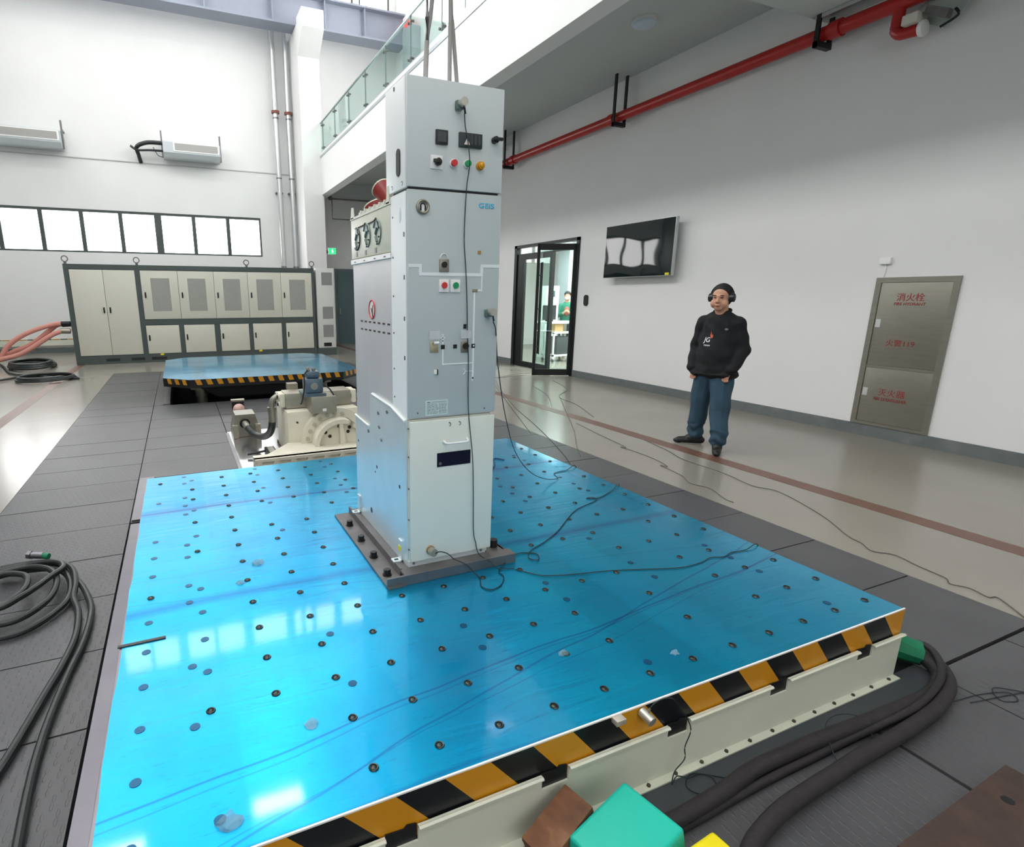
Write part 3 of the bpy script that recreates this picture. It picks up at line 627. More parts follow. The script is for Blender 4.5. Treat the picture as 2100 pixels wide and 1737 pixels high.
# tank behind
qbox('gas_tank', (X0+.003, 1.3, 2.393, 2.985, 1.07, 1.768), TANKM, SW)
qbox('tank_rear', (X0+.003, 1.3, 2.735, 2.985, .945, 1.07), TANKM, SW)
bm = nb(); box(bm, X0-.002, 1.3, 2.392, 2.992, 1.79, 1.985, bev=.004); hd = put('tank_head', bm, CREAM, SW)
bm = nb(); box(bm, X0-.006, 1.3, 2.388, 2.996, 1.764, 1.786); put('head_flange', bm, WHITE, SW)
bm = nb()
for y in (2.46, 2.60, 2.76, 2.92): box(bm, X0-.0068, X0-.005, y-.012, y+.012, 1.77, 1.776)
put('flange_slots', bm, BLACK, SW)
bm = nb(); box(bm, X0-.004, 1.3, 2.388, 2.996, 1.985, 1.996); box(bm, X0-.002, X0+.004, 2.42, 2.85, 1.996, 2.006)
for y in (2.46, 2.53, 2.6, 2.67, 2.74, 2.81): box(bm, X0-.006, X0+.02, y-.006, y+.006, 1.995, 2.012)
box(bm, X0+.03, X0+.04, 2.42, 2.95, 1.996, 2.022)
prism(bm, [(2.40, 1.99), (2.44, 1.99), (2.425, 2.06), (2.405, 2.06)], 'X', X0-.004, X0+.004); prism(bm, [(2.94, 1.99), (2.99, 1.99), (2.97, 2.045), (2.955, 2.045)], 'X', X0-.004, X0+.004)
put('lid_clamps', bm, CREAM, SW)
bm = nb(); cyl(bm, (X0+.05, 2.9, 2.012), (X0+.05, 2.84, 2.012), .016, seg=12); put('gauge', bm, STEELD, SW)
rb = mat('red_resin', (138, 44, 40), rough=.35)
for a, b, r0_, r1_ in (((1.0, 2.585, 1.985), (.955, 2.70, 2.10), .022, .05), ((1.02, 2.89, 1.97), (1.0, 2.93, 2.055), .05, .062), ((1.18, 2.585, 1.985), (1.2, 2.70, 2.10), .022, .05)):
    bm = nb(); cyl(bm, a, b, r0_, r1_, seg=20); bu = put('resin_bushing', bm, rb, SW)
    a, b = Vector(a), Vector(b); bm = nb(); cyl(bm, b, b+(b-a).normalized()*.006, r1_*1.02, seg=20); put('bushing_rim', bm, CREAM, bu)
# three clamps on the head
gg = mat('grey_green_metal', (104, 124, 118), rough=.4, metal=.3)
for i, y in enumerate((2.885, 2.72, 2.565)):
    xx = X0-.004; bm = nb(); torus(bm, (xx, y, 1.885), .054, .0045, axis='X', seg=22, ss=5, a0=.5 if i else 1.2, a1=4.4 if i else 5.4); r1_ = put('bushing_ring', bm, BLACK if i == 0 else gg, SW)
    bm = nb(); prism(bm, [(y-.025, 1.905), (y+.02, 1.905), (y+.004, 1.94), (y-.006, 1.94)], 'X', xx-.004, xx+.003); tube(bm, [(xx-.002, y-.005, 1.905), (xx-.002, y+.016, 1.88), (xx-.002, y-.002, 1.845)], .006, sub=4); put('latch_arm', bm, gg, r1_)
    bm = nb(); cyl(bm, (xx-.006, y-.03, 1.905), (xx, y-.03, 1.905), .004, seg=6); cyl(bm, (xx-.006, y-.03, 1.865), (xx, y-.03, 1.865), .004, seg=6); cyl(bm, (xx-.006, y-.002, 1.836), (xx, y-.002, 1.836), .004, seg=6); put('studs', bm, BLACK, r1_)
bm = nb(); tube(bm, [(X0-.005, 2.85, 1.938), (X0-.005, 2.76, 1.94), (X0-.006, 2.735, 1.946), (X0-.006, 2.718, 1.93)], .003, sub=3); tube(bm, [(X0-.005, 2.69, 1.938), (X0-.005, 2.6, 1.942), (X0-.006, 2.575, 1.95), (X0-.006, 2.557, 1.93)], .003, sub=3); put('link_bars', bm, BLACK, SW)
bm = nb()
for y in (2.895, 2.745, 2.59): box(bm, X0-.0035, X0-.0018, y-.012, y+.012, 1.798, 1.821)
put('slots', bm, BLACK, SW)
# no-entry hand sign
bm = nb(); prism(bm, [(2.676+.047*math.cos(2*PI*k/24), 1.537+.047*math.sin(2*PI*k/24)) for k in range(24)], 'X', X0+.0012, X0+.003); sg = put('prohibition_sticker', bm, WHITE, SW, smooth=0)
bm = nb(); torus(bm, (X0+.001, 2.676, 1.537), .044, .004, axis='X', seg=24, ss=4); prism(bm, [(2.703, 1.51), (2.709, 1.504), (2.651, 1.566), (2.645, 1.572)][::-1], 'X', X0+.0002, X0+.0014); put('red_ring', bm, mat('sign_red', (204, 32, 36), rough=.5), sg)
bm = nb(); prism(bm, [(2.66, 1.50), (2.664, 1.53), (2.655, 1.56), (2.668, 1.555), (2.676, 1.53), (2.69, 1.545), (2.694, 1.54), (2.68, 1.52), (2.675, 1.5)], 'X', X0+.0004, X0+.0014); put('hand_pictogram', bm, BLACK, sg, smooth=0)
bm = nb()
for k in range(7):
    y = 2.855-k*.069
    for z in (1.474, 1.433): box(bm, X0+.0015, X0+.0035, y-.016, y+.016, z-.004, z+.004)
put('vent_slots', bm, mat('slot_brown', (60, 40, 34), rough=.7), SW)

# sensors
def sensor(x, z, yf, label, tilt=0):
    s = thing('accelerometer', (x, yf, z), label, 'sensor', group='accelerometers glued on the cabinet and the table')
    bm = nb(); box(bm, x-.017, x+.014, yf-.022, yf, z-.017, z+.015, bev=.003); put('mounting_block', bm, gg, s)
    bm = nb(); cyl(bm, (x+.003, yf-.05, z+.004), (x+.003, yf-.022, z+.004), .016, seg=18); put('sensor_body', bm, mat('sensor_alu', (196, 194, 184), rough=.3, metal=.7), s)
    bm = nb(); cyl(bm, (x+.008, yf-.035, z-.012), (x+.016, yf-.03, z-.035), .004, seg=8); put('connector', bm, BLACK, s); return s
sensor(1.108, 2.338, Y0-.0065, 'small silver accelerometer glued high on the top grey door')
sensor(1.268, 1.528, Y0-.0045, 'small silver accelerometer glued on the right of the middle grey panel')
s = thing('accelerometer', (.99, Y0-.012, .437), 'bronze round accelerometer glued near the bottom of the white lower cover', 'sensor', group='accelerometers glued on the cabinet and the table')
bm = nb(); cyl(bm, (.99, Y0-.02, .44), (.99, Y0-.012, .44), .022, seg=20); put('mounting_disc', bm, mat('bronze_disc', (176, 150, 116), rough=.45, metal=.5), s)
bm = nb(); cyl(bm, (.995, Y0-.05, .438), (.99, Y0-.02, .438), .019, seg=20); put('sensor_body', bm, MACHG, s)

def wire(name, pts, r, label, m=WIRE, sub=5, z=None, group=None):
    bm = nb(); tube(bm, [p if len(p) == 3 else (p[0], p[1], z) for p in pts], r, ss=6, sub=sub)
    return setp(put(name, bm, m), label, 'cable', group)
yc = Y0-.014
wire('sensor_cable', [(1.12, yc-.022, 2.305), (1.134, yc-.004, 2.265), (1.1445, yc-.012, 2.2), (1.146, yc-.025, 2.12), (1.147, yc, 2.03), (1.14, yc, 1.84), (1.15, yc, 1.72), (1.159, yc, 1.58), (1.165, yc, 1.43), (1.172, yc, 1.32), (1.177, yc, 1.1), (1.197, yc-.012, .88), (1.206, yc-.012, .7), (1.212, yc-.012, .5), (1.225, yc-.012, .44), (1.245, yc-.01, .375), (1.27, 2.115, .36), (1.3, 2.09, .33), (1.38, 2.07, TZ+.004)], .0022, 'thin dark cable hanging straight down the front of the tall cabinet')
wire('sensor_cable', [(1.0, Y0-.052, .436), (1.02, yc-.03, .437), (1.045, yc-.03, .43), (1.072, yc-.03, .414), (1.1, yc-.03, .385), (1.14, 2.118, .37), (1.17, 2.10, .335), (1.18, 2.05, TZ+.004), (1.15, 1.98, TZ+.004), (1.18, 1.94, TZ+.004), (1.24, 1.96, TZ+.004), (1.29, 2.02, TZ+.004), (1.3, 2.08, TZ+.006), (1.42, 2.165, TZ+.008), (1.5, 2.2, TZ+.004), (1.57, 2.16, TZ+.004), (1.54, 2.1, TZ+.004), (1.505, 2.13, TZ+.006), (1.56, 2.2, TZ+.004), (1.69, 2.26, TZ+.004), (1.83, 2.34, TZ+.004), (1.99, 2.46, TZ+.004), (2.15, 2.57, TZ+.004), (2.37, 2.65, TZ+.004), (2.38, 2.70, TZ+.004), (2.33, 2.70, TZ+.005), (2.42, 2.68, TZ+.004), (2.6, 2.76, TZ+.004), (2.72, 2.83, TZ+.004), (2.77, 2.86, .15), (2.85, 2.9, .012)], .0025, 'thin dark cable looping from the cabinet foot diagonally over the blue table')
wire('sensor_cable', [(1.38, 2.06, TZ+.004), (1.45, 1.97, TZ+.004), (1.51, 1.94, TZ+.004), (1.61, 1.91, TZ+.004), (1.79, 1.87, TZ+.004), (2.0, 1.80, TZ+.004), (2.13, 1.76, TZ+.004), (2.26, 1.76, TZ+.004), (2.35, 1.78, TZ+.004), (2.42, 1.76, TZ+.004), (2.5, 1.78, TZ+.004), (2.59, 1.77, TZ+.004), (2.71, 1.79, TZ+.004), (2.76, 1.8, .15), (2.82, 1.8, .01)], .0022, 'thin dark cable running nearly parallel to the front edge across the blue table')
wire('sensor_cable', [(1.284, yc-.015, 1.49), (1.3, yc-.01, 1.46), (1.33, 2.22, 1.40), (1.39, 2.3, 1.28), (1.55, 2.48, 1.0), (1.78, 2.72, .7), (2.05, 2.95, .47), (2.25, 3.05, .36), (2.41, 3.11, TZ+.004), (2.46, 3.22, TZ+.004), (2.6, 3.25, TZ+.004), (2.72, 3.3, TZ+.004), (2.8, 3.32, .1), (2.86, 3.35, .01)], .0025, 'thin dark cable sagging from the right-hand sensor to the blue table')
for i, (pts, lab) in enumerate([
    ([(5.88, 8.49), (5.5, 7.5), (4.99, 6.68)], 'short thin grey wire on the grey aisle floor near the glass door'),
    ([(6.6, 8.85), (6.2, 7.9), (5.6, 7.32), (5.42, 6.64), (5.07, 5.85)], 'thin grey wire crossing the aisle floor towards the brown line'),
    ([(5.6, 7.3), (4.84, 6.12), (4.31, 5.3), (3.9, 4.74), (3.66, 4.37)], 'thin grey wire running from the aisle onto the dark floor covers'),
    ([(4.61, 5.63), (4.47, 5.04), (4.38, 4.6), (4.33, 4.45), (4.30, 4.5), (4.31, 4.26), (4.28, 3.99), (4.21, 3.77), (4.17, 3.82), (4.15, 3.7), (4.1, 3.49), (4.0, 3.32), (4.04, 3.15), (3.94, 2.93), (3.93, 2.84)], 'thin curly grey wire on the floor between brown line and dark covers'),
    ([(4.77, 4.63), (4.65, 4.17), (4.54, 3.88), (4.52, 3.4), (4.44, 3.06), (4.5, 2.86), (4.3, 2.4), (4.08, 2.09), (4.04, 1.98), (3.97, 1.88), (4.04, 1.79), (4.0, 1.65), (3.97, 1.5), (3.91, 1.45), (3.95, 1.38), (3.92, 1.29), (3.96, 1.26), (3.83, 1.11)], 'long thin wire on the aisle floor ending at the lower right'),
    ([(2.86, 2.86), (3.05, 3.2), (3.0, 3.5), (3.2, 3.9), (3.5, 4.4), (4.0, 5.6), (4.6, 7.2), (5.6, 9.3), (6.3, 9.85), (6.9, 9.95)], 'thin dark wire from the table edge towards the glass door'),
    ([(3.75, 5.4), (5.5, 9.25), (6.0, 9.6), (6.6, 9.75)], 'thin dark wire on the floor leading under the open glass door')]):
    wire('floor_wire', pts, .0028, lab, WIREG if i < 5 else WIRE, z=.004, group='loose thin wires on the aisle floor')
wire('blue_table_cord', [(1.33, 2.95), (1.7, 3.2), (2.1, 3.5), (2.24, 3.72), (2.3, 3.66)], .005, 'dark blue cord end lying behind the cabinet on the blue table', mat('navy_cord', (20, 62, 104), rough=.5), z=TZ+.006)

# lifting slings
sm = mat('grey_sling', (158, 156, 154), rough=.8, var=.1, vscale=30)
SG = 'grey lifting slings tied to the cabinet top'
def sling(pts, lab):
    bm = nb()
    for P_ in pts: tube(bm, P_, .0085, ss=6, sub=3)
    setp(put('lifting_sling', bm, sm, smooth=60), lab, 'sling', SG)
sling([[(1.02, 2.33, 2.425), (1.028, 2.33, 2.6), (1.03, 2.33, 2.9), (1.06, 2.33, 3.4), (1.1, 2.33, 4.48)], [(1.022, 2.34, 2.425), (1.03, 2.34, 2.6), (1.055, 2.34, 2.76), (1.09, 2.34, 3.2), (1.13, 2.34, 4.48)]], 'leftmost grey lifting sling rising from the cabinet top, splitting in two')
sling([[(1.13, 2.33, 2.425), (1.132, 2.33, 3.2), (1.14, 2.33, 4.48)]], 'straight grey lifting sling at the middle of the cabinet top')
sling([[(1.18, 2.35, 2.425), (1.155, 2.35, 2.65), (1.14, 2.345, 2.8), (1.145, 2.345, 3.3), (1.16, 2.345, 4.48)]], 'grey lifting sling at right leaning in to meet the middle one')
hk = thing('crane_hook', (1.13, 2.335, 4.46), 'steel crane hook block holding the slings above the cabinet', 'hook')
bm = nb(); torus(bm, (1.13, 2.335, 4.56), .09, .025, axis='Y', seg=24, a0=-PI*.95, a1=PI*.35); put('hook', bm, STEELD, hk)
bm = nb(); box(bm, 1.03, 1.23, 2.27, 2.4, 4.68, 5.0, bev=.02); put('block', bm, YEL, hk)
bm = nb(); [cyl(bm, (1.13+d, 2.335, 5.0), (1.13+d, 2.335, 10.4), .008, seg=6) for d in (-.06, .06)]; put('ropes', bm, STEELD, hk)
cg = thing('crane_bridge', (1, 2.3, 10.4), 'steel crane bridge beam high across the hall', 'crane'); qbox('bridge_beam', (LX+.02, FXB-.1, 2.1, 2.55, 10.4, 10.9), gm, cg)

# accelerometer at table edge with cable, small block
s = thing('accelerometer', (1.255, 1.12, .3), 'silver cylindrical accelerometer glued on the hazard-striped table edge', 'sensor', group='accelerometers glued on the cabinet and the table')
bm = nb(); cyl(bm, (1.258, 1.123, .296), (1.262, 1.078, .288), .0165, seg=20); put('sensor_body', bm, mat('sensor_alu', (196, 194, 184)), s)
bm = nb(); cyl(bm, (1.262, 1.1, .3), (1.268, 1.1, .322), .0035, seg=8); put('connector', bm, STAIN, s)
wire('sensor_cable', [(1.268, 1.1, .32), (1.285, 1.098, .338), (1.32, 1.095, .345), (1.355, 1.092, .335), (1.385, 1.09, .30), (1.415, 1.088, .26), (1.45, 1.085, .19), (1.43, 1.083, .13), (1.435, 1.082, .08), (1.39, 1.078, .05), (1.375, 1.07, .012), (1.4, 1.075, .03), (1.44, 1.06, .02), (1.5, 1.07, .004), (1.53, 1.04, .003), (1.5, 1.0, .003), (1.44, 1.01, .003), (1.42, 1.05, .003), (1.47, 1.08, .004), (1.52, 1.06, .003), (1.6, 1.0, .003)], .002, 'thin dark cable hanging from the table-edge sensor down the cream skirt')
qbox('metal_block', (1.135, 1.172, 1.098, 1.1236, .298, .316), mat('block_alu', (206, 196, 184), rough=.4, metal=.5), bev=.001, label='small silver metal block stuck on a yellow stripe of the table edge', cat='block')
# scraps of clear film
clear = seethru('crumpled_film', (150, 190, 205), .35)
for i, (x, y, s_, lab) in enumerate(((-.0, 1.215, .03, 'crumpled clear film scrap around a bolt at the lower left of the blue table'), (.26, 1.46, .022, 'crumpled clear film scrap at left centre of the blue table'), (1.19, 1.44, .02, 'crumpled clear film scrap on a bolt at front centre of the blue table'), (1.57, 1.28, .017, 'small clear film scrap near the right front of the blue table'), (.25, 2.62, .028, 'flat clear film scrap left of the cabinet foot'), (.15, 2.45, .02, 'small clear film scrap on the left part of the blue table'))):
    bm = nb(); bmesh.ops.create_icosphere(bm, subdivisions=2, radius=s_)
    for v in bm.verts: v.co = Vector((v.co.x*random.uniform(.7, 1.3)+x, v.co.y*random.uniform(.5, 1.1)+y, TZ+.001+max(0, v.co.z)*random.uniform(.3, 1.1)))
    put('film_scrap', bm, clear, smooth=10, label=lab, cat='scrap', group='film scraps on the blue table')

# ================================================================== SECOND TABLE
t2 = thing('vibration_table', (1.26, 10.75, -.9), 'farther octagonal test table with pale blue film standing over a dark pit', 'test table')
A0, A1, B0, B1, Z2, ch = -.305, 2.83, 9.04, 12.48, .37, .37
octo = [(A0, B0+ch), (A0+ch, B0), (A1-ch, B0), (A1, B0+ch), (A1, B1-ch), (A1-ch, B1), (A0+ch, B1), (A0, B1-ch)]
bm = nb(); prism(bm, octo, 'Z', Z2-.13, Z2-.002); put('table_plate', bm, BLACKM, t2, smooth=0)
bm = nb(); prism(bm, octo, 'Z', Z2-.002, Z2); put('blue_film', bm, FILM2, t2, smooth=0)
for a, b in zip(octo, octo[1:]+octo[:1]):
    a = Vector((*a, 0)); b = Vector((*b, 0)); L_ = (b-a).length; d = (b-a)/L_; nn = Vector((d.y, -d.x, 0))
    if a.y > 11.9 and b.y > 11.9: continue
    if (nn.x > .9): continue
    n_ = max(4, round(L_/.078)); st = L_/n_
    for k in range(n_):
        bm = nb(); p = [a+d*(k*st), a+d*((k+1)*st)]; sl = d*min(.03, L_-(k+1)*st)
        vv = [p[0]+nn*.002, p[1]+nn*.002, p[1]+nn*.002+sl, p[0]+nn*.002+d*.03]
        q = [bm.verts.new((v.x, v.y, Z2-.004 if i_ < 2 else Z2-.085)) for i_, v in enumerate(vv)]
        q2 = [bm.verts.new(v.co-nn*.004) for v in q]; bm.faces.new(q); bm.faces.new(q2[::-1])
        for i_ in range(4): bm.faces.new((q[i_], q2[i_], q2[(i_+1) % 4], q[(i_+1) % 4]))
        put('hazard_stripe', bm, YEL if k % 2 else BLK, t2, smooth=0)
bm = nb(); prism(bm, [(.1, Z2-.13), (2.4, Z2-.13), (2.0, .0), (.5, .0)], 'Y', 9.5, 12.1); put('tapered_under_frame', bm, BLACKM, t2)
for x, y in ((.25, 9.75), (2.25, 9.75), (.25, 11.8), (2.25, 11.8)):
    bm = nb(); cyl(bm, (x, y, .0), (x, y, .24), .1, seg=20); cyl(bm, (x, y, .12), (x, y, .17), .17, seg=24); cyl(bm, (x, y, -1.2), (x, y, .0), .08, seg=16); put('support_cylinder', bm, STAIN, t2)
qbox('crack_line', (.0, .25, 9.88, 9.9, Z2, Z2+.001), mat('navy_cord', (20, 62, 104)), t2)
qbox('crack_line', (1.9, 2.65, 11.5, 11.53, Z2, Z2+.001), mat('navy_cord', (20, 62, 104)), t2)
qbox('steel_kerb', (-.33, -.235, 9.1, 12.6, -.2, .02), STEELD, floor)

# ================================================================== ACTUATOR BETWEEN THE TABLES
AC = thing('hydraulic_actuator', (1.2, 5.2, 0), 'cream cast hydraulic actuator with grey valve block between the two blue tables', 'actuator')
# slotted rail
bm = nb(); box(bm, .47, 2.1, 4.572, 4.7, .0, .29); box(bm, .47, 2.1, 4.55, 4.62, .265, .29); box(bm, .47, 2.1, 4.55, 4.62, .0, .235)
xx = .47
while xx < 2.1: prism(bm, [(xx, .235), (xx+.065, .235), (xx+.05, .265), (xx+.015, .265)], 'Y', 4.55, 4.62); xx += .142
put('slotted_rail', bm, CREAMM, AC, smooth=20)
bm = nb(); prism(bm, [(.47, 4.62), (2.1, 4.62), (2.1, 5.3), (1.0, 5.3), (.86, 5.15)], 'Z', .2, .26); put('base_casting', bm, CREAMM, AC)
bm = nb(); prism(bm, [(.87, 5.15), (2.0, 5.15), (2.0, 6.2), (.95, 6.2)], 'Z', .0, .2); put('base_plinth', bm, CREAMM, AC)
# half-round clevis
cx, cz, cy = 1.29, .25, 4.93
def half(r, n=20): return [(cx+r*math.cos(PI*k/n), cz+r*math.sin(PI*k/n)) for k in range(n+1)]
bm = nb(); prism(bm, half(.225), 'Y', cy, cy+.1); put('clevis', bm, CREAMM, AC)
o_ = half(.245); i_ = half(.205)[::-1]
bm = nb()
for k in range(20): prism(bm, [o_[k], o_[k+1], i_[20-k-1], i_[20-k]], 'Y', cy-.05, cy+.12)
bmesh.ops.remove_doubles(bm, verts=bm.verts, dist=1e-5); put('clevis_rim', bm, CREAMM, AC)
bm = nb(); prism(bm, [(cx-.005, cz), (cx+.05, cz), (cx+.02, cz+.215), (cx-.01, cz+.215)], 'Y', cy-.045, cy); put('clevis_rib', bm, CREAMM, AC)
for x, z in ((1.155, .375), (1.195, .335), (1.285, .425), (1.3, .38), (1.385, .405), (1.37, .365)):
    bm = nb(); torus(bm, (x, cy-.003, z), .013, .004, axis='Y', seg=12, ss=5); cyl(bm, (x, cy-.002, z), (x, cy, z), .011, seg=10); put('bolt_hole', bm, mat('hole_brown', (44, 34, 28), rough=.6), AC)
bm = nb(); cyl(bm, (cx, 5.04, .24), (cx, 5.12, .24), .335, seg=40); box(bm, cx-.36, cx+.36, 5.0, 5.15, -.2, .2)
bmesh.ops.bisect_plane(bm, geom=bm.verts[:]+bm.edges[:]+bm.faces[:], plane_co=(0, 0, .21), plane_no=(0, 0, -1), clear_outer=True); put('round_flange', bm, CREAMM, AC)
for k in range(7):
    a = PI*.93-k*.26; x, z = cx+.285*math.cos(a), .24+.285*math.sin(a)
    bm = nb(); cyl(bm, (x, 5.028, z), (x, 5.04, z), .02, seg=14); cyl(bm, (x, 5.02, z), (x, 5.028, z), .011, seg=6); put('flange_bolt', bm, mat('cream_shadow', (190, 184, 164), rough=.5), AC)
bm = nb(); box(bm, .845, 1.54, 5.12, 5.75, .1, .555, bev=.03); put('housing', bm, CREAMM, AC)
bm = nb(); [cyl(bm, (x, 5.112, z), (x, 5.122, z), .009, seg=8) for x, z in ((.935, .45), (1.47, .49))]; put('tapped_holes', bm, BLACK, AC)
bm = nb(); box(bm, .86, 1.5, 5.25, 5.5, .56, .705, bev=.01); put('valve_manifold', bm, MACHG, AC)
bm = nb(); box(bm, 1.05, 1.285, 4.98, 5.25, .545, .70, bev=.008); vb = put('valve_block', bm, MACHG, AC)
bm = nb(); box(bm, 1.15, 1.185, 4.976, 4.981, .565, .59); put('tag', bm, WHITE, vb)
bm = nb(); box(bm, .93, 1.03, 5.5, 5.6, .7, .76); put('rear_port', bm, MACHG, AC)
bm = nb(); box(bm, 1.0, 1.2, 5.02, 5.3, .70, .725); vv_ = box(bm, 1.02, 1.185, 5.06, 5.22, .725, .86, bev=.02); box(bm, 1.035, 1.165, 5.08, 5.2, .86, .93, bev=.03); sv = put('servo_valve', bm, mat('blue_grey_valve', (98, 116, 128), rough=.35, metal=.4, var=.1), AC)
bm = nb(); cyl(bm, (1.06, 5.12, .93), (1.055, 5.12, .96), .02, .014, seg=12); cyl(bm, (1.11, 5.12, .93), (1.11, 5.12, .95), .018, seg=12); put('connector', bm, STAIN, sv)
bm = nb(); cyl(bm, (1.1, 5.058, .79), (1.1, 5.062, .79), .035, seg=8); put('cover_plate', bm, MACHG, sv)
bm = nb(); tube(bm, [(1.05, 5.1, .94), (1.01, 5.05, .9), (1.0, 5.03, .78), (.97, 5.02, .66), (.955, 5.02, .64)], .007); tube(bm, [(1.18, 5.1, .8), (1.24, 5.06, .76), (1.28, 5.02, .68)], .007); put('valve_leads', bm, BLACK, AC)
for x0, x1 in ((.80, .86), (1.5, 1.56)):
    bm = nb(); [cyl(bm, (x0, y, z), (x1, y, z), .028, seg=12) for y in (5.3, 5.44) for z in (.60, .675)]; box(bm, x0+.01, x1, 5.27, 5.47, .57, .70, bev=.01); fl_ = put('port_flange', bm, CREAMM, AC)
    bm = nb(); xo = x0-.012 if x0 < 1 else x1+.012; [cyl(bm, (xo, y, z), (x0 if x0 < 1 else x1, y, z), .015, seg=8) for y in (5.3, 5.44) for z in (.60, .675)]; put('cap_screws', bm, BLACK, fl_)
bm = nb()
for k in range(9):
    y = 5.2+k*.085; sph(bm, (.94-.0*k, y, .19), .045, seg=10, sc=(1.1, .7, 1.3))
put('ribbed_cap', bm, mat('white_casting', (232, 228, 214), rough=.5), AC)
bm = nb(); box(bm, .86, .9, 5.2, 5.95, .03, .1)
for k in range(7): cyl(bm, (.855, 5.25+k*.1, .08), (.87, 5.25+k*.1, .11), .014, seg=6)
put('bolt_strip', bm, STAIN, AC)
# hose from the left port to the floor block
H = thing('hydraulic_hose', (.55, 5.6, .1), 'thick black hydraulic hose with steel elbow curving from the actuator to a floor block', 'hose')
bm = nb(); tube(bm, [(.83, 5.37, .66), (.79, 5.37, .66), (.755, 5.37, .625), (.745, 5.37, .56)], .028, ss=12); put('steel_elbow', bm, STAIN, H)
bm = nb(); cyl(bm, (.745, 5.37, .56), (.745, 5.37, .42), .036, seg=16); cyl(bm, (.745, 5.37, .565), (.745, 5.37, .545), .042, seg=16); put('crimp_sleeve', bm, STAIN, H)
bm = nb(); tube(bm, [(.745, 5.38, .43), (.742, 5.42, .36), (.735, 5.55, .27), (.72, 5.8, .18), (.695, 6.05, .125), (.65, 6.3, .11), (.615, 6.48, .14)], .036, ss=14); put('hose', bm, RUB, H)
bm = nb(); cyl(bm, (.62, 6.46, .13), (.60, 6.58, .16), .042, seg=14); put('end_fitting', bm, STAIN, H)
FB = thing('port_block', (.61, 6.75, 0), 'squat steel port block on the floor at the end of the black hose', 'block')
bm = nb(); prism(bm, [(.46, .0), (.77, .0), (.76, .10), (.72, .265), (.50, .265), (.465, .10)], 'Y', 6.6, 6.9); put('body', bm, STAIN, FB)
[qbox('lug', (a, b, 6.54, 6.6, 0, .15), MACHG, FB) for a, b in ((.46, .52), (.71, .77))]
bm = nb(); torus(bm, (.60, 6.595, .16), .05, .01, axis='Y', seg=16); put('port_ring', bm, BLACK, FB)
RP = thing('capped_port', (.59, 7.2, 0), 'upright black bracket with a pinkish round cap behind the steel port block', 'port')
bm = nb(); box(bm, .52, .66, 7.2, 7.26, .0, .32); put('bracket', bm, BLACKM, RP)
bm = nb(); box(bm, .51, .67, 7.18, 7.27, .32, .34); put('bracket_top', bm, STAIN, RP)
bm = nb(); cyl(bm, (.59, 7.19, .21), (.60, 7.0, .15), .07, .065, seg=20); sph(bm, (.59, 7.12, .23), .072, seg=16); put('round_cap', bm, mat('pink_cap', (206, 168, 158), rough=.3), RP)
CB = thing('connector_box', (.74, 5.5, 0), 'small black connector box lying on shiny steel beside the actuator', 'box')
bm = nb(); box(bm, .7, .8, 5.35, 5.8, 0, .07, bev=.01); put('case', bm, BLACKM, CB)
bm = nb(); box(bm, .72, .78, 5.4, 5.75, .07, .08); put('lid', bm, STAIN, CB)
bm = nb(); cyl(bm, (.52, 5.7, .03), (.7, 5.7, .05), .012, seg=8); put('plug', bm, BLACK, CB)

# ================================================================== BACK CABINETS
CY = 15.4
CA = thing('control_cabinet', (.57, 15.9, 0), 'long slate-framed control cabinet with ivory doors against the back wall', 'cabinet')
bm = nb()
for x0, x1 in ((-2.33, -2.23), (-.86, -.76), (3.4, 3.47)): box(bm, x0, x1, CY-.01, CY+.1, 0, 2.33)
box(bm, -2.33, 3.47, CY-.009, CY+.1, 2.22, 2.33); box(bm, -2.33, 3.47, CY-.009, CY+.1, 0, .2); box(bm, -.86, 3.47, CY-.009, CY+.1, .91, 1.04)
for a, b in ((0.0, .105), (.845, .965), (1.695, 1.785), (2.545, 2.645)): box(bm, a, b, CY-.008, CY+.1, .15, .95)
put('frame', bm, FRAMEC, CA, smooth=0)
qbox('body', (-2.325, 3.465, CY+.02, 16.5, 0.005, 2.325), FRAMEC, CA, smooth=0)
def door(x0, x1, z0, z1, hx, hz, grille=None):
    bm = nb(); box(bm, x0+.004, x1-.004, CY-.012, CY+.019, z0+.004, z1-.004, bev=.003); d = put('door', bm, CABD, CA)
    bm = nb(); box(bm, hx-.017, hx+.017, CY-.028, CY-.012, hz-.07, hz+.07, bev=.012); put('handle', bm, BLACK, d)
    if grille: bm = nb(); box(bm, grille[0], grille[1], CY-.0145, CY-.011, grille[2], grille[3]); put('ventilation_mesh', bm, MESHM, d)
door(-2.225, -1.545, .21, 2.21, -1.605, 1.28); door(-1.545, -.865, .21, 2.21, -1.475, 1.28)
ex = [-.755, .075, .91, 1.735, 2.58, 3.4]
for k in range(5): door(ex[k], ex[k+1], 1.05, 2.21, ex[k]+.075, 1.63, (ex[k]+.215, ex[k]+.635, 1.245, 2.03))
for a, b in ((-.755, .0), (.11, .84), (.97, 1.69), (1.79, 2.54), (2.65, 3.395)): door(a, b, .21, .905, a+.06, .6)
for x in (-2.28, -.8, 1.74, 3.43):
    bm = nb(); torus(bm, (x, CY+.05, 2.445), .062, .012, axis='Y', seg=20); cyl(bm, (x, CY+.05, 2.33), (x, CY+.05, 2.385), .03, seg=10); put('lifting_eye', bm, STEELD, CA)
bm = nb(); [box(bm, a, b, CY-.0105, CY, .06, .13) for a, b in ((-1.7, -1.4), (-1.15, -.85), (-.7, -.35))]; put('forklift_slots', bm, BLACK, CA)
bm = nb(); [box(bm, a-.04, a+.04, CY-.02, CY-.01, z, z+.04) for a, z in ((-.45, .17), (1.95, .17))]; put('yellow_tags', bm, YELP, CA)
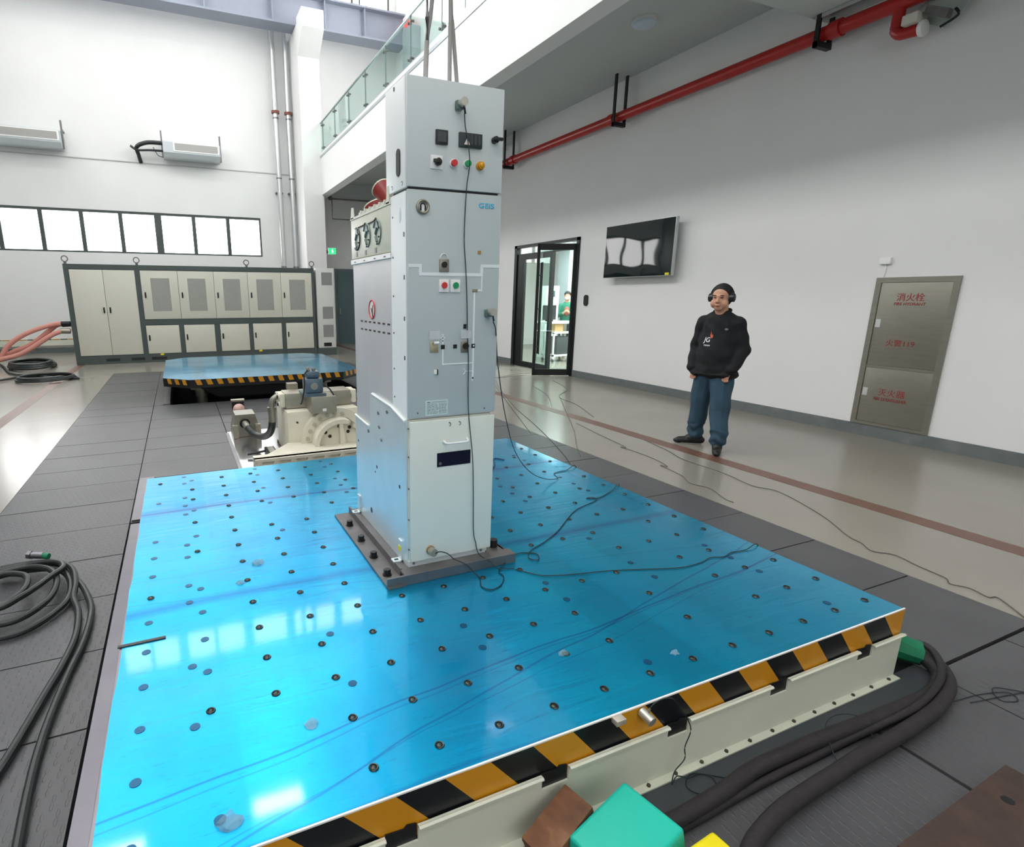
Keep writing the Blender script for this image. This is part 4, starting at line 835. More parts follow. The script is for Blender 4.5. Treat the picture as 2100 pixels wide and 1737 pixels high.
SCB = thing('server_cabinet', (3.76, 15.6, 0), 'narrow light grey cabinet with three grilles at the right end of the control cabinet', 'cabinet')
bm = nb(); box(bm, 3.53, 4.03, CY+.03, 16.2, .2, 2.34, bev=.008); put('body', bm, mat('light_grey_enamel', (206, 208, 202), rough=.45), SCB)
qbox('plinth', (3.48, 4.04, CY+.02, 16.2, 0, .2), FRAMEC, SCB)
for a, b in ((1.9, 2.23), (1.0, 1.32), (.5, .83)): qbox('grille', (3.68, 3.97, CY+.022, CY+.031, a, b), mat('grille_grey', (140, 140, 138), rough=.6, var=.2, vscale=90), SCB)
qbox('dark_slot', (3.68, 3.9, CY+.022, CY+.031, .24, .34), BLACK, SCB)
# exit sign
es_ = thing('exit_sign', (4.55, 17.6, 2.72), 'small lit green exit sign above the narrow grey cabinet', 'sign')
qbox('sign_body', (4.47, 4.72, 17.68, 17.72, 2.86, 3.06), WHITE, es_)
qbox('lit_face', (4.48, 4.71, 17.672, 17.68, 2.87, 3.05), mat('lit_green', (40, 190, 120), rough=.4, emit=.9), es_)
bm = nb(); prism(bm, [(4.56, 2.9), (4.58, 2.95), (4.57, 2.98), (4.6, 2.99), (4.62, 2.96), (4.64, 2.965), (4.61, 2.93), (4.63, 2.9), (4.615, 2.9), (4.595, 2.93), (4.575, 2.9)], 'Y', 17.668, 17.672); sph(bm, (4.6, 17.67, 3.01), .014, seg=8, sc=(1, .2, 1)); put('running_figure', bm, mat('lit_white', (240, 255, 246), emit=1.2), es_)
qbox('bracket', (4.44, 4.48, 17.79, 17.81, 2.9, 3.0), STEELD, es_); qbox('arm', (4.44, 4.48, 17.69, 17.8, 2.93, 2.96), STEELD, es_)
# downpipes
for x, lab in ((3.3, 'left silver downpipe on the back wall beside the column'), (3.69, 'right silver downpipe on the back wall, nearest the column')):
    p = thing('downpipe', (x, 18.9, 0), lab, 'pipe', 'silver downpipes on the back wall')
    bm = nb(); cyl(bm, (x, 18.9, 0), (x, 18.9, 12.1), .075, seg=18); put('pipe', bm, PIPES, p)
    bm = nb(); cyl(bm, (x, 18.9, 7.0), (x, 18.9, 7.07), .12, seg=18); put('rusty_clamp', bm, mat('rust_collar', (132, 78, 66), rough=.6), p)
    bm = nb(); [cyl(bm, (x, 18.9, z), (x, 18.9, z+.04), .085, seg=18) for z in (5.15, 6.85, 2.5)]; put('coupling', bm, STEELF, p)
    qbox('bracket', (x-.11, x+.11, 18.95, BY-.001, 4.74, 4.78), STEELD, p)
# fan coils
def fancoil(x0, x1, label):
    t = thing('fan_coil_unit', ((x0+x1)/2, 18.75, 5.46), label, 'air unit', 'grey fan coil units on the back wall'); gl = mat('fan_coil_grey', (190, 198, 200), rough=.4)
    bm = nb(); prism(bm, [(18.6, 5.88), (18.5, 5.83), (18.5, 5.56), (18.62, 5.46), (19.05, 5.46), (19.05, 5.88)], 'X', x0, x1); put('casing', bm, gl, t)
    qbox('grille_frame', (x0+.27, x1-.03, 18.485, 18.502, 5.6, 5.84), WHITE, t); g = qbox('grille', (x0+.31, x1-.07, 18.478, 18.486, 5.63, 5.81), mat('fan_grille', (166, 164, 160), rough=.6, var=.15, vscale=60, stretch=(1, 1, 12)), t)
    for x in (x0-.02, x1+.02):
        bm = nb(); box(bm, x-.02, x+.02, 18.7, 18.76, 5.45, 6.15); box(bm, x-.015, x+.015, 18.76, 19.1, 5.92, 5.96); put('hanger', bm, STEELD, t)
    return t
fancoil(.05, 1.58, 'grey fan coil unit with black pipes at its left, on the back wall'); fancoil(-4.2, -2.42, 'grey fan coil unit cut by the left edge of the photo, on the back wall')
FP = thing('insulated_pipes', (-.3, 18.8, 5.3), 'black insulated pipes bending from the fan coil unit into the back wall', 'pipe')
bm = nb(); tube(bm, [(.04, 18.7, 5.82), (-.35, 18.7, 5.8), (-.62, 18.75, 5.68), (-.6, 18.9, 5.5), (-.57, 19.08, 5.35)], .055, ss=10); put('upper_pipe', bm, RUB, FP)
bm = nb(); tube(bm, [(.04, 18.7, 5.62), (-.3, 18.7, 5.61), (-.62, 18.75, 5.6), (-.78, 18.8, 5.7)], .03, ss=8); tube(bm, [(-.2, 18.72, 5.7), (-.1, 18.7, 5.5), (.02, 18.7, 5.46)], .01, ss=6); put('lower_pipe', bm, RUB, FP)
# back door, ring, conduit
d2 = thing('door_2', (5.6, 19.05, 0), None, None, kind='structure')
qbox('door_frame', (5.02, 6.2, 19.04, 19.12, 0, 2.5), mat('door_frame_grey', (92, 110, 112), rough=.5), d2); qbox('door_leaf', (5.08, 6.14, 19.02, 19.045, 0, 2.42), mat('teal_grey_door', (84, 104, 108), rough=.5), d2)
bm = nb(); box(bm, 5.13, 5.17, 18.99, 19.02, 1.0, 1.2); put('door_handle', bm, STAIN, d2)
bm = nb(); torus(bm, (5.36, 19.08, 2.84), .075, .02, axis='Y', seg=20); setp(put('ring_hook', bm, WHITE), 'small round white ring fixed on the back wall above the grey door', 'ring')
CO = thing('conduit', (6, 19.0, 4.0), 'thin grey conduit under the gallery on the back wall', 'pipe')
bm = nb(); tube(bm, [(4.87, 18.75, 4.66), (7.3, 18.75, 4.66)], .025, smooth=False); tube(bm, [(4.92, 18.75, 4.66), (4.92, 18.75, 4.05), (6.9, 18.75, 4.03)], .015, smooth=False); put('tube', bm, STEELD, CO)
bm = nb(); sph(bm, (4.87, 18.75, 4.68), .07, seg=10); put('junction', bm, STEELD, CO)
# beacon upstairs
be = thing('alarm_beacon', (7.25, 17.4, 8.6), 'grey box with a red alarm lamp upstairs behind the glass railing', 'lamp')
qbox('box', (7.0, 7.32, 17.1, 17.7, 8.2, 9.3), mat('beacon_box', (178, 186, 188), rough=.6), be)
bm = nb(); sph(bm, (7.05, 17.4, 9.44), .14, seg=14); put('red_lamp', bm, mat('lamp_red', (240, 80, 66), emit=1.0), be)

# red hoses, coils
G_ = 'pink-red hydraulic hoses at the left of the control cabinet'
for pts, lab, yh in (([(-2.39, .97), (-2.64, .97), (-2.93, .9), (-3.25, .78), (-3.51, .63), (-3.69, .47), (-3.84, .26), (-4.0, .09), (-4.3, .07)], 'uppermost pink hydraulic hose arching from the cabinet to the floor', 15.6), ([(-2.39, .96), (-2.64, .95), (-2.84, .81), (-3.09, .61), (-3.33, .46), (-3.62, .34), (-3.85, .22), (-4.15, .07)], 'middle pink hydraulic hose branching under the uppermost one', 15.7), ([(-2.37, .8), (-2.51, .81), (-2.73, .74), (-2.97, .59), (-3.24, .41), (-3.5, .28), (-3.88, .18), (-4.2, .07)], 'lowest pink hydraulic hose, thicker and drooping', 15.5)):
    bm = nb(); tube(bm, [(a, yh, b) for a, b in pts], .055, ss=10); o = thing('hydraulic_hose', (-3.2, yh, 0), lab, 'hose', G_); put('hose', bm, mat('pink_hose', (212, 146, 134), rough=.5), o)
    bm = nb(); cyl(bm, (-2.56, yh, pts[1][1]), (-2.38, yh, pts[0][1]), .062, seg=12); put('end_sleeve', bm, BLACKM if pts[0][1] > .9 else STAIN, o)
def coil(name, cx, cy, rx, ry, n, r, rot, label, m=RUB, lead=None, z0=0, jit=.03):
    bm = nb(); pts = []
    N_ = 14*n
    for i in range(N_+1):
        a = 2*PI*i/14; f = 1-.035*(i/14)+random.uniform(-jit, jit)*.5; x, y = rx*f*math.cos(a), ry*f*math.sin(a)
        pts.append((cx+x*math.cos(rot)-y*math.sin(rot), cy+x*math.sin(rot)+y*math.cos(rot), z0+r+(i/14 % 3)*r*1.1))
    if lead: pts = lead+pts
    tube(bm, pts, r, ss=7, sub=3); return setp(put(name, bm, m), label, 'hose')
coil('cable_coil', -3.2, 15.3, .45, .85, 4, .035, .2, 'flat coil of black cable on the floor left of the control cabinet')
coil('cable_coil', -2.5, 12.85, .5, .5, 3, .022, -.3, 'second coil of black cable nearer, on the brown floor line', lead=[(-4.4, 16.3, .03), (-4.02, 16.1, .03), (-3.64, 14.95, .03), (-3.2, 13.8, .03)])
wire('floor_hose', [(-3.9, 12.0), (-3.5, 12.6), (-3.27, 12.95), (-3.0, 13.35), (-2.8, 13.4)], .025, 'black cable running off left from the nearer coil', RUB, z=.03)

# ================================================================== LEFT FOREGROUND HOSE COIL
def lift(pts, z): return [(a, b, z) for a, b in pts]
HG = 'thick black hoses of the left foreground coil'
HL = [([(-1.25, 3.0, .02), (-.95, 2.93, .02), (-.80, 2.97, .022), (-.69, 3.15, .03), (-.69, 3.34, .05), (-.76, 3.50, .06), (-.9, 3.6, .05), (-1.1, 3.6, .04), (-1.35, 3.45, .03)], 'outermost black hose loop of the coil on the dark covers at left'),
      ([(-1.3, 3.15, .05), (-1.0, 3.03, .045), (-.86, 3.04, .045), (-.76, 3.18, .06), (-.76, 3.38, .075), (-.84, 3.53, .08), (-1.0, 3.6, .07), (-1.3, 3.5, .05)], 'second black hose loop inside the left coil'),
      ([(-1.2, 3.2, .07), (-1.0, 3.12, .075), (-.92, 3.2, .08), (-.89, 3.33, .085), (-.93, 3.46, .09), (-1.08, 3.52, .085), (-1.3, 3.42, .07)], 'small inner black hose loop of the left coil'),
      ([(-1.3, 3.3, .09), (-1.0, 3.1, .09), (-.87, 3.18, .1), (-.78, 3.36, .1), (-.74, 3.47, .095), (-.80, 3.585, .085), (-.95, 3.64, .07), (-1.2, 3.62, .05)], 'black hose crossing over the left coil')]
for pts, lab in HL:
    bm = nb(); tube(bm, pts, .0165, ss=10, sub=6); setp(put('black_hose', bm, RUB), lab, 'hose', HG)
bm = nb(); tube(bm, [(-1.1, 3.655, .05), (-.95, 3.66, .06), (-.8, 3.62, .07), (-.70, 3.48, .07), (-.66, 3.3, .06), (-.655, 3.18, .035), (-.615, 3.03, .02), (-.595, 2.79, .02), (-.615, 2.57, .02), (-.65, 2.36, .02), (-.68, 2.17, .02), (-.71, 2.01, .02), (-.76, 1.8, .02)], .0165, ss=10)
setp(put('black_hose', bm, RUB), 'left of the two black hoses trailing forward from the left coil', 'hose', HG)
bm = nb(); tube(bm, [(-1.1, 3.72, .04), (-.92, 3.70, .05), (-.76, 3.56, .06), (-.69, 3.42, .05), (-.62, 3.27, .04), (-.565, 3.09, .02), (-.55, 2.92, .02), (-.555, 2.71, .02), (-.58, 2.49, .02), (-.6, 2.24, .02), (-.605, 2.05, .02), (-.6, 1.89, .02), (-.59, 1.74, .02), (-.57, 1.5, .02)], .0165, ss=10)
setp(put('black_hose', bm, RUB), 'right of the two black hoses trailing forward, nearest the steel kerb', 'hose', HG)
fe = thing('hose_coupling', (-.9, 3.69, .09), 'shiny steel coupling with a green band on top of the left hose coil', 'coupling')
bm = nb(); cyl(bm, (-.93, 3.68, .11), (-.87, 3.66, .105), .02, seg=14); cyl(bm, (-.95, 3.69, .112), (-.93, 3.68, .11), .026, seg=6); put('steel_nut', bm, STEELF, fe)
bm = nb(); cyl(bm, (-.87, 3.66, .105), (-.84, 3.645, .1), .0185, seg=14); put('green_band', bm, GREENC, fe)

# ================================================================== RIGHT FOREGROUND
RG = 'thick wrapped cables along the right front floor'
for pts, r, lab in (([(2.80, 1.20, .07), (2.87, 1.13, .06), (2.865, 1.06, .045), (2.80, 1.0, .04), (2.65, .965, .035), (2.48, .965, .035), (2.21, .975, .035), (2.02, .985, .035), (1.84, .99, .035), (1.66, .99, .035), (1.5, .97, .035), (1.37, .96, .035), (1.25, .955, .035), (1.1, .97, .035)], .026, 'black wrapped cable nearest the cream skirt'),
                    ([(2.84, 1.22, .06), (2.92, 1.13, .055), (2.9, 1.05, .045), (2.81, .97, .035), (2.67, .925, .035), (2.52, .90, .035), (2.28, .885, .035), (2.07, .88, .035), (1.9, .87, .035), (1.72, .86, .035), (1.6, .85, .035), (1.49, .83, .035), (1.39, .80, .035), (1.25, .72, .035)], .026, 'black wrapped cable farthest from the skirt, curving out of the frame'),
                    ([(2.83, 1.2, .09), (2.93, 1.12, .085), (2.86, 1.03, .075), (2.72, .97, .065), (2.5, .935, .05), (2.28, .945, .03), (2.11, .955, .02), (1.93, .955, .015), (1.73, .955, .015), (1.54, .95, .015), (1.3, .94, .015), (1.1, .94, .015)], .014, 'thinner black cable lying between the two thick wrapped cables')):
    bm = nb(); tube(bm, pts, r, ss=12, sub=6); setp(put('wrapped_cable', bm, RUBW), lab, 'cable', RG)
gc = thing('green_sleeve', (2.84, 1.2, .02), 'green canvas sleeve round the cables at the right corner of the table', 'sleeve')
bm = nb()
prof_ = [((2.74, 1.3, .10), .085), ((2.80, 1.22, .10), .085), ((2.86, 1.145, .07), .058), ((2.89, 1.11, .06), .05)]
rings = []
for (c_, r_) in prof_:
    rings.append([bm.verts.new((c_[0]+r_*math.cos(a)*.8*random.uniform(.85, 1.12), c_[1]+r_*math.cos(a)*.6, c_[2]+r_*math.sin(a)*random.uniform(.8, 1.1))) for a in [2*PI*k/10 for k in range(10)]])
for A, B in zip(rings, rings[1:]):
    for j in range(10): bm.faces.new((A[j], A[(j+1) % 10], B[(j+1) % 10], B[j]))
bm.faces.new(rings[0]); bm.faces.new(rings[-1])
for v in bm.verts: v.co.z = max(v.co.z, .003)
put('canvas', bm, GREENC, gc, smooth=20)
# curly thin wires
wire('thin_wire', [(2.75, .92), (2.9, .9), (3.02, .86), (2.99, .82), (2.93, .85), (3.0, .9), (3.08, .84), (3.12, .8), (3.1, .83), (2.8, .89)], .002, 'curly thin wire on the dark covers at the right edge', WIRE, z=.003)
wire('thin_wire', [(2.2, .9, .003), (2.23, .98, .05), (2.16, 1.02, .06), (2.05, 1.0, .06), (1.98, .9, .004), (2.0, .86, .003)], .002, 'thin wire loop over the thick wrapped cables', WIRE)
# wood block, green and yellow boxes
bm = nb()
Mw = Matrix.Translation((.90, 1.03, .0)) @ Matrix.Rotation(.25, 4, 'Z') @ Matrix.Rotation(-.35, 4, 'Y')
vs_ = box(bm, -.1, .1, -.05, .05, 0.0, .11, bev=.004)
xf(bm.verts, Mw)
mz = min(v.co.z for v in bm.verts)
for v in bm.verts: v.co.z -= mz
setp(put('wood_block', bm, WOOD), 'rough brown wooden block leaning between cream skirt and turquoise box', 'block')
def slab_box(name, corners, ztop, zbot, m, taper=1.12):
    pass
GB = thing('turquoise_box', (1.03, .9, 0), 'turquoise plastic box tilted on the floor in front of the cream skirt', 'box')
# upturned tub: rim down, flat bottom up, slightly tilted
M_ = Matrix.Translation((1.025, .905, .0)) @ Matrix.Rotation(math.radians(12), 4, 'Z') @ Matrix.Rotation(math.radians(-9), 4, 'Y')
def frustum(bm, w0, d0, w1, d1, z0, z1, bev=.012):
    a = [bm.verts.new((sx*w0/2, sy*d0/2, z0)) for sx, sy in ((-1, -1), (1, -1), (1, 1), (-1, 1))]; b = [bm.verts.new((sx*w1/2, sy*d1/2, z1)) for sx, sy in ((-1, -1), (1, -1), (1, 1), (-1, 1))]
    bm.faces.new(a[::-1]); bm.faces.new(b)
    for i in range(4): bm.faces.new((a[i], a[(i+1) % 4], b[(i+1) % 4], b[i]))
    bmesh.ops.bevel(bm, geom=list({e for v in a+b for e in v.link_edges}), offset=bev, segments=3, affect='EDGES', profile=.6)
bm = nb(); frustum(bm, .27, .21, .25, .19, 0, .15); 
xf(bm.verts, M_); mz = min(v.co.z for v in bm.verts)
for v in bm.verts: v.co.z -= mz
put('tub', bm, GREENF, GB, smooth=50)
bm = nb(); frustum(bm, .29, .23, .285, .225, .0, .022, .006); xf(bm.verts, M_)
for v in bm.verts: v.co.z -= mz
put('rim', bm, GREENF, GB, smooth=50)
YB = thing('yellow_box', (1.2, .70, 0), 'bright yellow plastic box at the bottom edge beside the turquoise box', 'box')
bm = nb(); frustum(bm, .15, .2, .14, .19, 0, .16, .012); xf(bm.verts, Matrix.Translation((1.172, .715, 0)) @ Matrix.Rotation(math.radians(5), 4, 'Z')); put('tub', bm, YELP, YB, smooth=50)
RPL = thing('rusty_plate', (2.2, .4, 0), 'rusty brown steel plate with a round hole in the lower right corner', 'plate')
bm = nb(); Mq = Matrix.Translation((1.8, .64, 0))
prism(bm, [(1.80, .64), (2.48, .665), (2.5, .1), (1.85, .05)], 'Z', .004, .03); put('plate', bm, RUST, RPL, smooth=0)
bm = nb(); cyl(bm, (2.3, .59, .030), (2.3, .59, .0312), .017, seg=18); put('hole', bm, BLACK, RPL)

# ================================================================== RIGHT WALL ITEMS
HY = thing('fire_hydrant_cabinet', (WX, 3.57, .13), 'tall stainless steel fire hydrant cabinet door with red lettering, set in the right wall', 'cabinet')
y0, y1, z0, z1 = 3.19, 3.95, .135, 1.80
bm = nb(); box(bm, WX-.025, WX, y0, y0+.055, z0, z1); box(bm, WX-.025, WX, y1-.055, y1, z0, z1); box(bm, WX-.025, WX, y0+.055, y1-.055, z1-.055, z1); box(bm, WX-.025, WX, y0+.055, y1-.055, z0, z0+.035); box(bm, WX-.022, WX, y0+.055, y1-.055, .80, .83)
put('frame', bm, STAIN, HY)
for a, b, nm in ((.832, z1-.058, 'upper_door'), (z0+.037, .798, 'lower_door')):
    d = qbox(nm, (WX-.018, WX, y0+.058, y1-.058, a, b), STAIN, HY, bev=.002)
    zz = 1.3 if a > .5 else .52; qbox('latch', (WX-.022, WX-.017, y1-.12, y1-.07, zz-.045, zz+.045), mat('latch_silver', (220, 222, 222), rough=.3, metal=.5), d)
wx = WX-.0185
text('消火栓', REDP, HY, (wx, 3.72, 1.545), 'wall', width=.255, height=.085)
text('FIRE HYDRANT', REDP, HY, (wx, 3.735, 1.5), 'wall', width=.29, height=.03)
text('火警119', REDP, HY, (wx, 3.74, 1.055), 'wall', width=.27, height=.07)
text('灭火器', REDP, HY, (wx, 3.72, .49), 'wall', width=.26, height=.08)
text('FIRE EXTINGUISHER', REDP, HY, (wx, 3.755, .435), 'wall', width=.32, height=.035)
cm = thing('wall_sensor', (WX, 3.89, 1.9), 'small white sensor box with cable above the hydrant cabinet', 'sensor')
bm = nb(); box(bm, WX-.04, WX, 3.84, 3.95, 1.945, 2.015, bev=.005); put('box', bm, WHITE, cm); bm = nb(); tube(bm, [(WX-.006, 3.9, 1.95), (WX-.006, 3.885, 1.88), (WX-.006, 3.9, 1.80)], .005); put('cable', bm, WHITE, cm)
TV = thing('television', (7.2, 7.5, 1.9), 'large black wall-mounted television on the right wall', 'television')
bm = nb(); box(bm, 7.14, 7.2, 6.73, 8.27, 1.915, 2.79, bev=.004); put('case', bm, mat('silver_bezel', (190, 196, 196), rough=.3, metal=.6), TV)
qbox('wall_bracket', (7.2, WX-.002, 7.2, 7.8, 2.15, 2.5), BLACKM, TV)
bm = nb(); bmesh.ops.create_grid(bm, x_segments=40, y_segments=24, size=.5)
for v in bm.verts:
    u, t_ = v.co.x, v.co.y; v.co = Vector((7.1385-0.0008*math.sin(u*13+t_*3)*math.cos(t_*7+1)*.5, 7.5-u*1.52, 2.3525+t_*.86))
put('screen', bm, TVM, TV, smooth=80)
bm = nb(); box(bm, 7.135, 7.139, 6.77, 6.85, 1.925, 1.96); put('energy_sticker', bm, YELP, TV)
AR = thing('access_reader', (WX, 8.92, 1.42), 'black oval access reader on the wall right of the glass door', 'reader')
bm = nb(); prism(bm, [(8.91+.055*math.cos(a), 1.52+(.05 if math.sin(a) > 0 else -.05)+.055*math.sin(a)) for a in [2*PI*(k+.5)/24 for k in range(24)]], 'X', WX-.03, WX); put('case', bm, BLACK, AR)
# glass door
DR = thing('door_1', (WX, 10.3, 0), None, None, kind='structure')
bm = nb(); box(bm, WX-.03, WX+.12, 9.2, 9.28, 0, 2.72); box(bm, WX-.03, WX+.12, 11.4, 11.5, 0, 2.72); box(bm, WX-.03, WX+.12, 9.2, 11.5, 2.66, 2.72); box(bm, WX, WX+.08, 10.08, 10.16, 0, 2.5); put('door_frame', bm, BLACKM, DR, smooth=0)
bm = nb(); box(bm, WX, WX+.08, 9.28, 11.4, 2.5, 2.53); put('transom_bar', bm, BLACKM, DR)
bm = nb(); box(bm, WX+.02, WX+.03, 10.16, 11.2, .12, 2.45); box(bm, WX+.02, WX+.03, 9.28, 11.4, 2.53, 2.66); put('fixed_glass', bm, GLASSG, DR, smooth=0)
bm = nb(); box(bm, WX, WX+.06, 11.12, 11.4, 0, 2.5); box(bm, WX, WX+.05, 10.16, 11.12, 0, .12); box(bm, WX, WX+.05, 10.16, 11.12, 2.4, 2.5); put('side_panel', bm, BLACKM, DR)
dl = thing('door_leaf', (6.97, 9.42, 0), 'black framed glass door leaf standing open into the hall', 'door')
h_ = Vector((7.315, 9.285, 0)); f_ = Vector((6.62, 9.60, 0)); du = (f_-h_).normalized(); W_ = (f_-h_).length; dn = Vector((-du.y, du.x, 0))
Md = Matrix(((du.x, dn.x, 0, h_.x), (du.y, dn.y, 0, h_.y), (0, 0, 1, 0), (0, 0, 0, 1)))
def leaf(name, boxes, m, par=dl):
    bm = nb()
    for b_ in boxes: box(bm, *b_)
    xf(bm.verts, Md); return put(name, bm, m, par, smooth=0)
lf = leaf('leaf_frame', [(0, .055, -.022, .022, .012, 2.6), (W_-.055, W_, -.022, .022, .012, 2.6), (0, W_, -.022, .022, .012, .14), (0, W_, -.022, .022, 2.48, 2.6)], BLACKM)
leaf('glass', [(.05, W_-.05, -.005, .005, .14, 2.48)], GLASSG)
for s_ in (-.07, .07):
    bm = nb(); tube(bm, [(W_-.1, s_, .45), (W_-.1, s_, 2.25)], .014, smooth=False); [tube(bm, [(W_-.1, s_, z), (W_-.05, 0, z)], .01, smooth=False) for z in (.6, 1.35, 2.0)]; xf(bm.verts, Md); put('pull_bar', bm, BLACK, dl)

# lab room behind the glass door
LR = wall_with_holes('wall_lab', 'X', 12.5, 8.2, 16.2, 0, 3.0, [])
qbox('wall_lab_near', (7.55, 12.5, 8.0, 8.2, 0, 3), WALL, kind='structure'); qbox('wall_lab_far', (7.55, 12.5, 16.2, 16.4, 0, 3), WALL, kind='structure')
qbox('floor_lab', (7.53, 12.7, 8, 16.4, -.2, 0), FLOORM, kind='structure'); qbox('ceiling_lab', (7.53, 12.7, 8, 16.4, 3.0, 3.15), WALL, kind='structure')
qbox('column_lab', (10.25, 10.85, 13.3, 13.8, 0, 3.0), mat('grey_column', (168, 178, 182), rough=.6), kind='structure')
PA = thing('wall_control_unit', (9.0, 12.4, 0), 'white control cabinet with small dark screen seen through the glass door', 'panel')
qbox('cabinet', (8.85, 9.25, 12.35, 12.65, 0, 1.86), WHITE, PA); qbox('screen', (8.93, 9.12, 12.34, 12.35, 1.58, 1.74), mat('panel_screen', (46, 78, 82), rough=.2), PA)
DK = thing('lab_desk', (8.8, 11.75, 0), 'white bench with a monitor back behind the glass door', 'desk')
qbox('top', (8.3, 9.3, 11.45, 12.05, .94, .98), WHITE, DK); [qbox('leg', (x, x+.05, y, y+.05, 0, .94), STAIN, DK) for x in (8.32, 9.22) for y in (11.47, 11.98)]
MO = thing('monitor', (8.55, 11.8, .98), 'black monitor on the white bench behind the glass door', 'monitor'); qbox('screen', (8.4, 8.78, 11.8, 11.84, 1.02, 1.38), BLACK, MO); qbox('foot', (8.52, 8.66, 11.74, 11.88, .98, 1.02), BLACK, MO)
qbox('cardboard_box', (8.55, 8.8, 11.5, 11.75, .742, .93), mat('cardboard', (196, 160, 110), rough=.8), label='cardboard box on a trolley under the white bench', cat='box')
TRL = thing('lab_trolley', (8.75, 11.65, 0), 'white metal trolley on castors behind the glass door', 'trolley')
bm = nb(); [box(bm, x, x+.04, y, y+.04, .08, .72) for x in (8.46, 9.0) for y in (11.42, 11.84)]; box(bm, 8.46, 9.04, 11.42, 11.88, .70, .74); box(bm, 8.46, 9.04, 11.42, 11.88, .14, .18); put('frame', bm, WHITE, TRL)
qbox('grey_bin', (8.6, 8.95, 11.46, 11.8, .18, .62), mat('dark_bin', (70, 76, 78), rough=.5), TRL, bev=.03)
for x in (8.48, 9.02):
    for y in (11.44, 11.86): bm = nb(); cyl(bm, (x-.015, y, .04), (x+.015, y, .04), .04, seg=14); put('castor', bm, STEELD, TRL)

# red fire pipe
RPp = thing('sprinkler_pipe', (7.15, 9, 4.5), 'long red fire sprinkler pipe running under the gallery along the right wall', 'pipe')
PX = 7.12
bm = nb(); cyl(bm, (PX, 0.5, 4.52), (PX, 18.9, 4.52), .075, seg=20); put('pipe', bm, RED, RPp)
for y in (4.72, 8.3, 11.4, 15.2): bm = nb(); cyl(bm, (PX, y-.06, 4.52), (PX, y+.06, 4.52), .092, seg=20); put('coupling', bm, RED, RPp)
bm = nb(); tube(bm, [(PX, 4.1, 4.5), (PX, 4.1, 4.33), (PX-.0, 4.1, 4.27), (PX, 4.05, 4.22), (PX, 3.98, 4.21), (PX, 3.88, 4.2)], .055, ss=12, sub=5); put('drop_elbow', bm, RED, RPp)
bm = nb(); cyl(bm, (PX, 3.88, 4.2), (PX, 3.86, 4.2), .07, seg=16); cyl(bm, (PX, 3.86, 4.2), (PX, 3.84, 4.2), .075, seg=16); put('end_flange', bm, WHITE, RPp)
def hanger(y, zt, label):
    h = thing('pipe_hanger', (PX, y, 4.35), label, 'hanger', 'black U-shaped pipe hangers')
    bm = nb(); box(bm, PX-.125, PX-.1, y-.025, y+.025, 4.37, zt); put('leg', bm, BLACKM, h); bm = nb(); box(bm, PX+.1, PX+.125, y-.025, y+.025, 4.37, zt); put('leg', bm, BLACKM, h)
    bm = nb(); box(bm, PX-.125, PX+.125, y-.03, y+.03, 4.37, 4.43); put('cross_bar', bm, BLACKM, h)
hanger(8.15, 5.15, 'black U-shaped hanger on the red pipe above the television'); hanger(4.86, 4.7, 'black U-shaped hanger on the red pipe nearest, under the cross beam'); hanger(11.6, 5.15, 'black U-shaped hanger on the red pipe just right of the tall cabinet')
# junction hardware upper right
JB = thing('cable_tray_end', (7.1, 3.8, 4.25), 'pale green-grey steel tray end with bracket beside the red pipe elbow', 'bracket')
tg = mat('pale_green_steel', (176, 190, 184), rough=.4, metal=.4)
bm = nb(); prism(bm, [(4.0, 4.38), (3.98, 4.45), (3.5, 4.66), (3.4, 4.6), (3.62, 4.24), (3.72, 4.17), (3.86, 4.25)], 'X', 7.215, 7.235); put('plate', bm, tg, JB, smooth=0)
bm = nb(); box(bm, 7.0, 7.17, 3.86, 4.0, 4.25, 4.34, bev=.01); put('white_sleeve', bm, mat('warm_white_sleeve', (208, 204, 192), rough=.5), JB)
bm = nb(); prism(bm, [(3.84, 4.31), (3.82, 4.38), (3.62, 4.27), (3.64, 4.2)], 'X', 7.05, 7.12); put('strut', bm, STEELD, JB)
bm = nb(); tube(bm, [(7.1, 3.6, 4.27), (7.1, 3.57, 4.2), (7.1, 3.7, 4.15)], .012); put('cable_end', bm, BLACK, JB)
bm = nb(); box(bm, 7.0, 7.06, 4.35, 4.9, 4.655, 4.695); setp(put('conduit_stub', bm, PIPES), 'short grey conduit under the cross beam next to the red pipe', 'conduit')
CLP = thing('ceiling_lamp', (6.04, 6.57, 5.05), 'round white ceiling lamp under the gallery', 'lamp')
bm = nb(); cyl(bm, (6.04, 6.57, 5.11), (6.04, 6.57, 5.15), .16, seg=32); put('base', bm, WHITE, CLP); bm = nb(); sph(bm, (6.04, 6.57, 5.11), .155, seg=28, sc=(1, 1, .38)); put('diffuser', bm, mat('lamp_shade', (200, 214, 226), rough=.3), CLP)

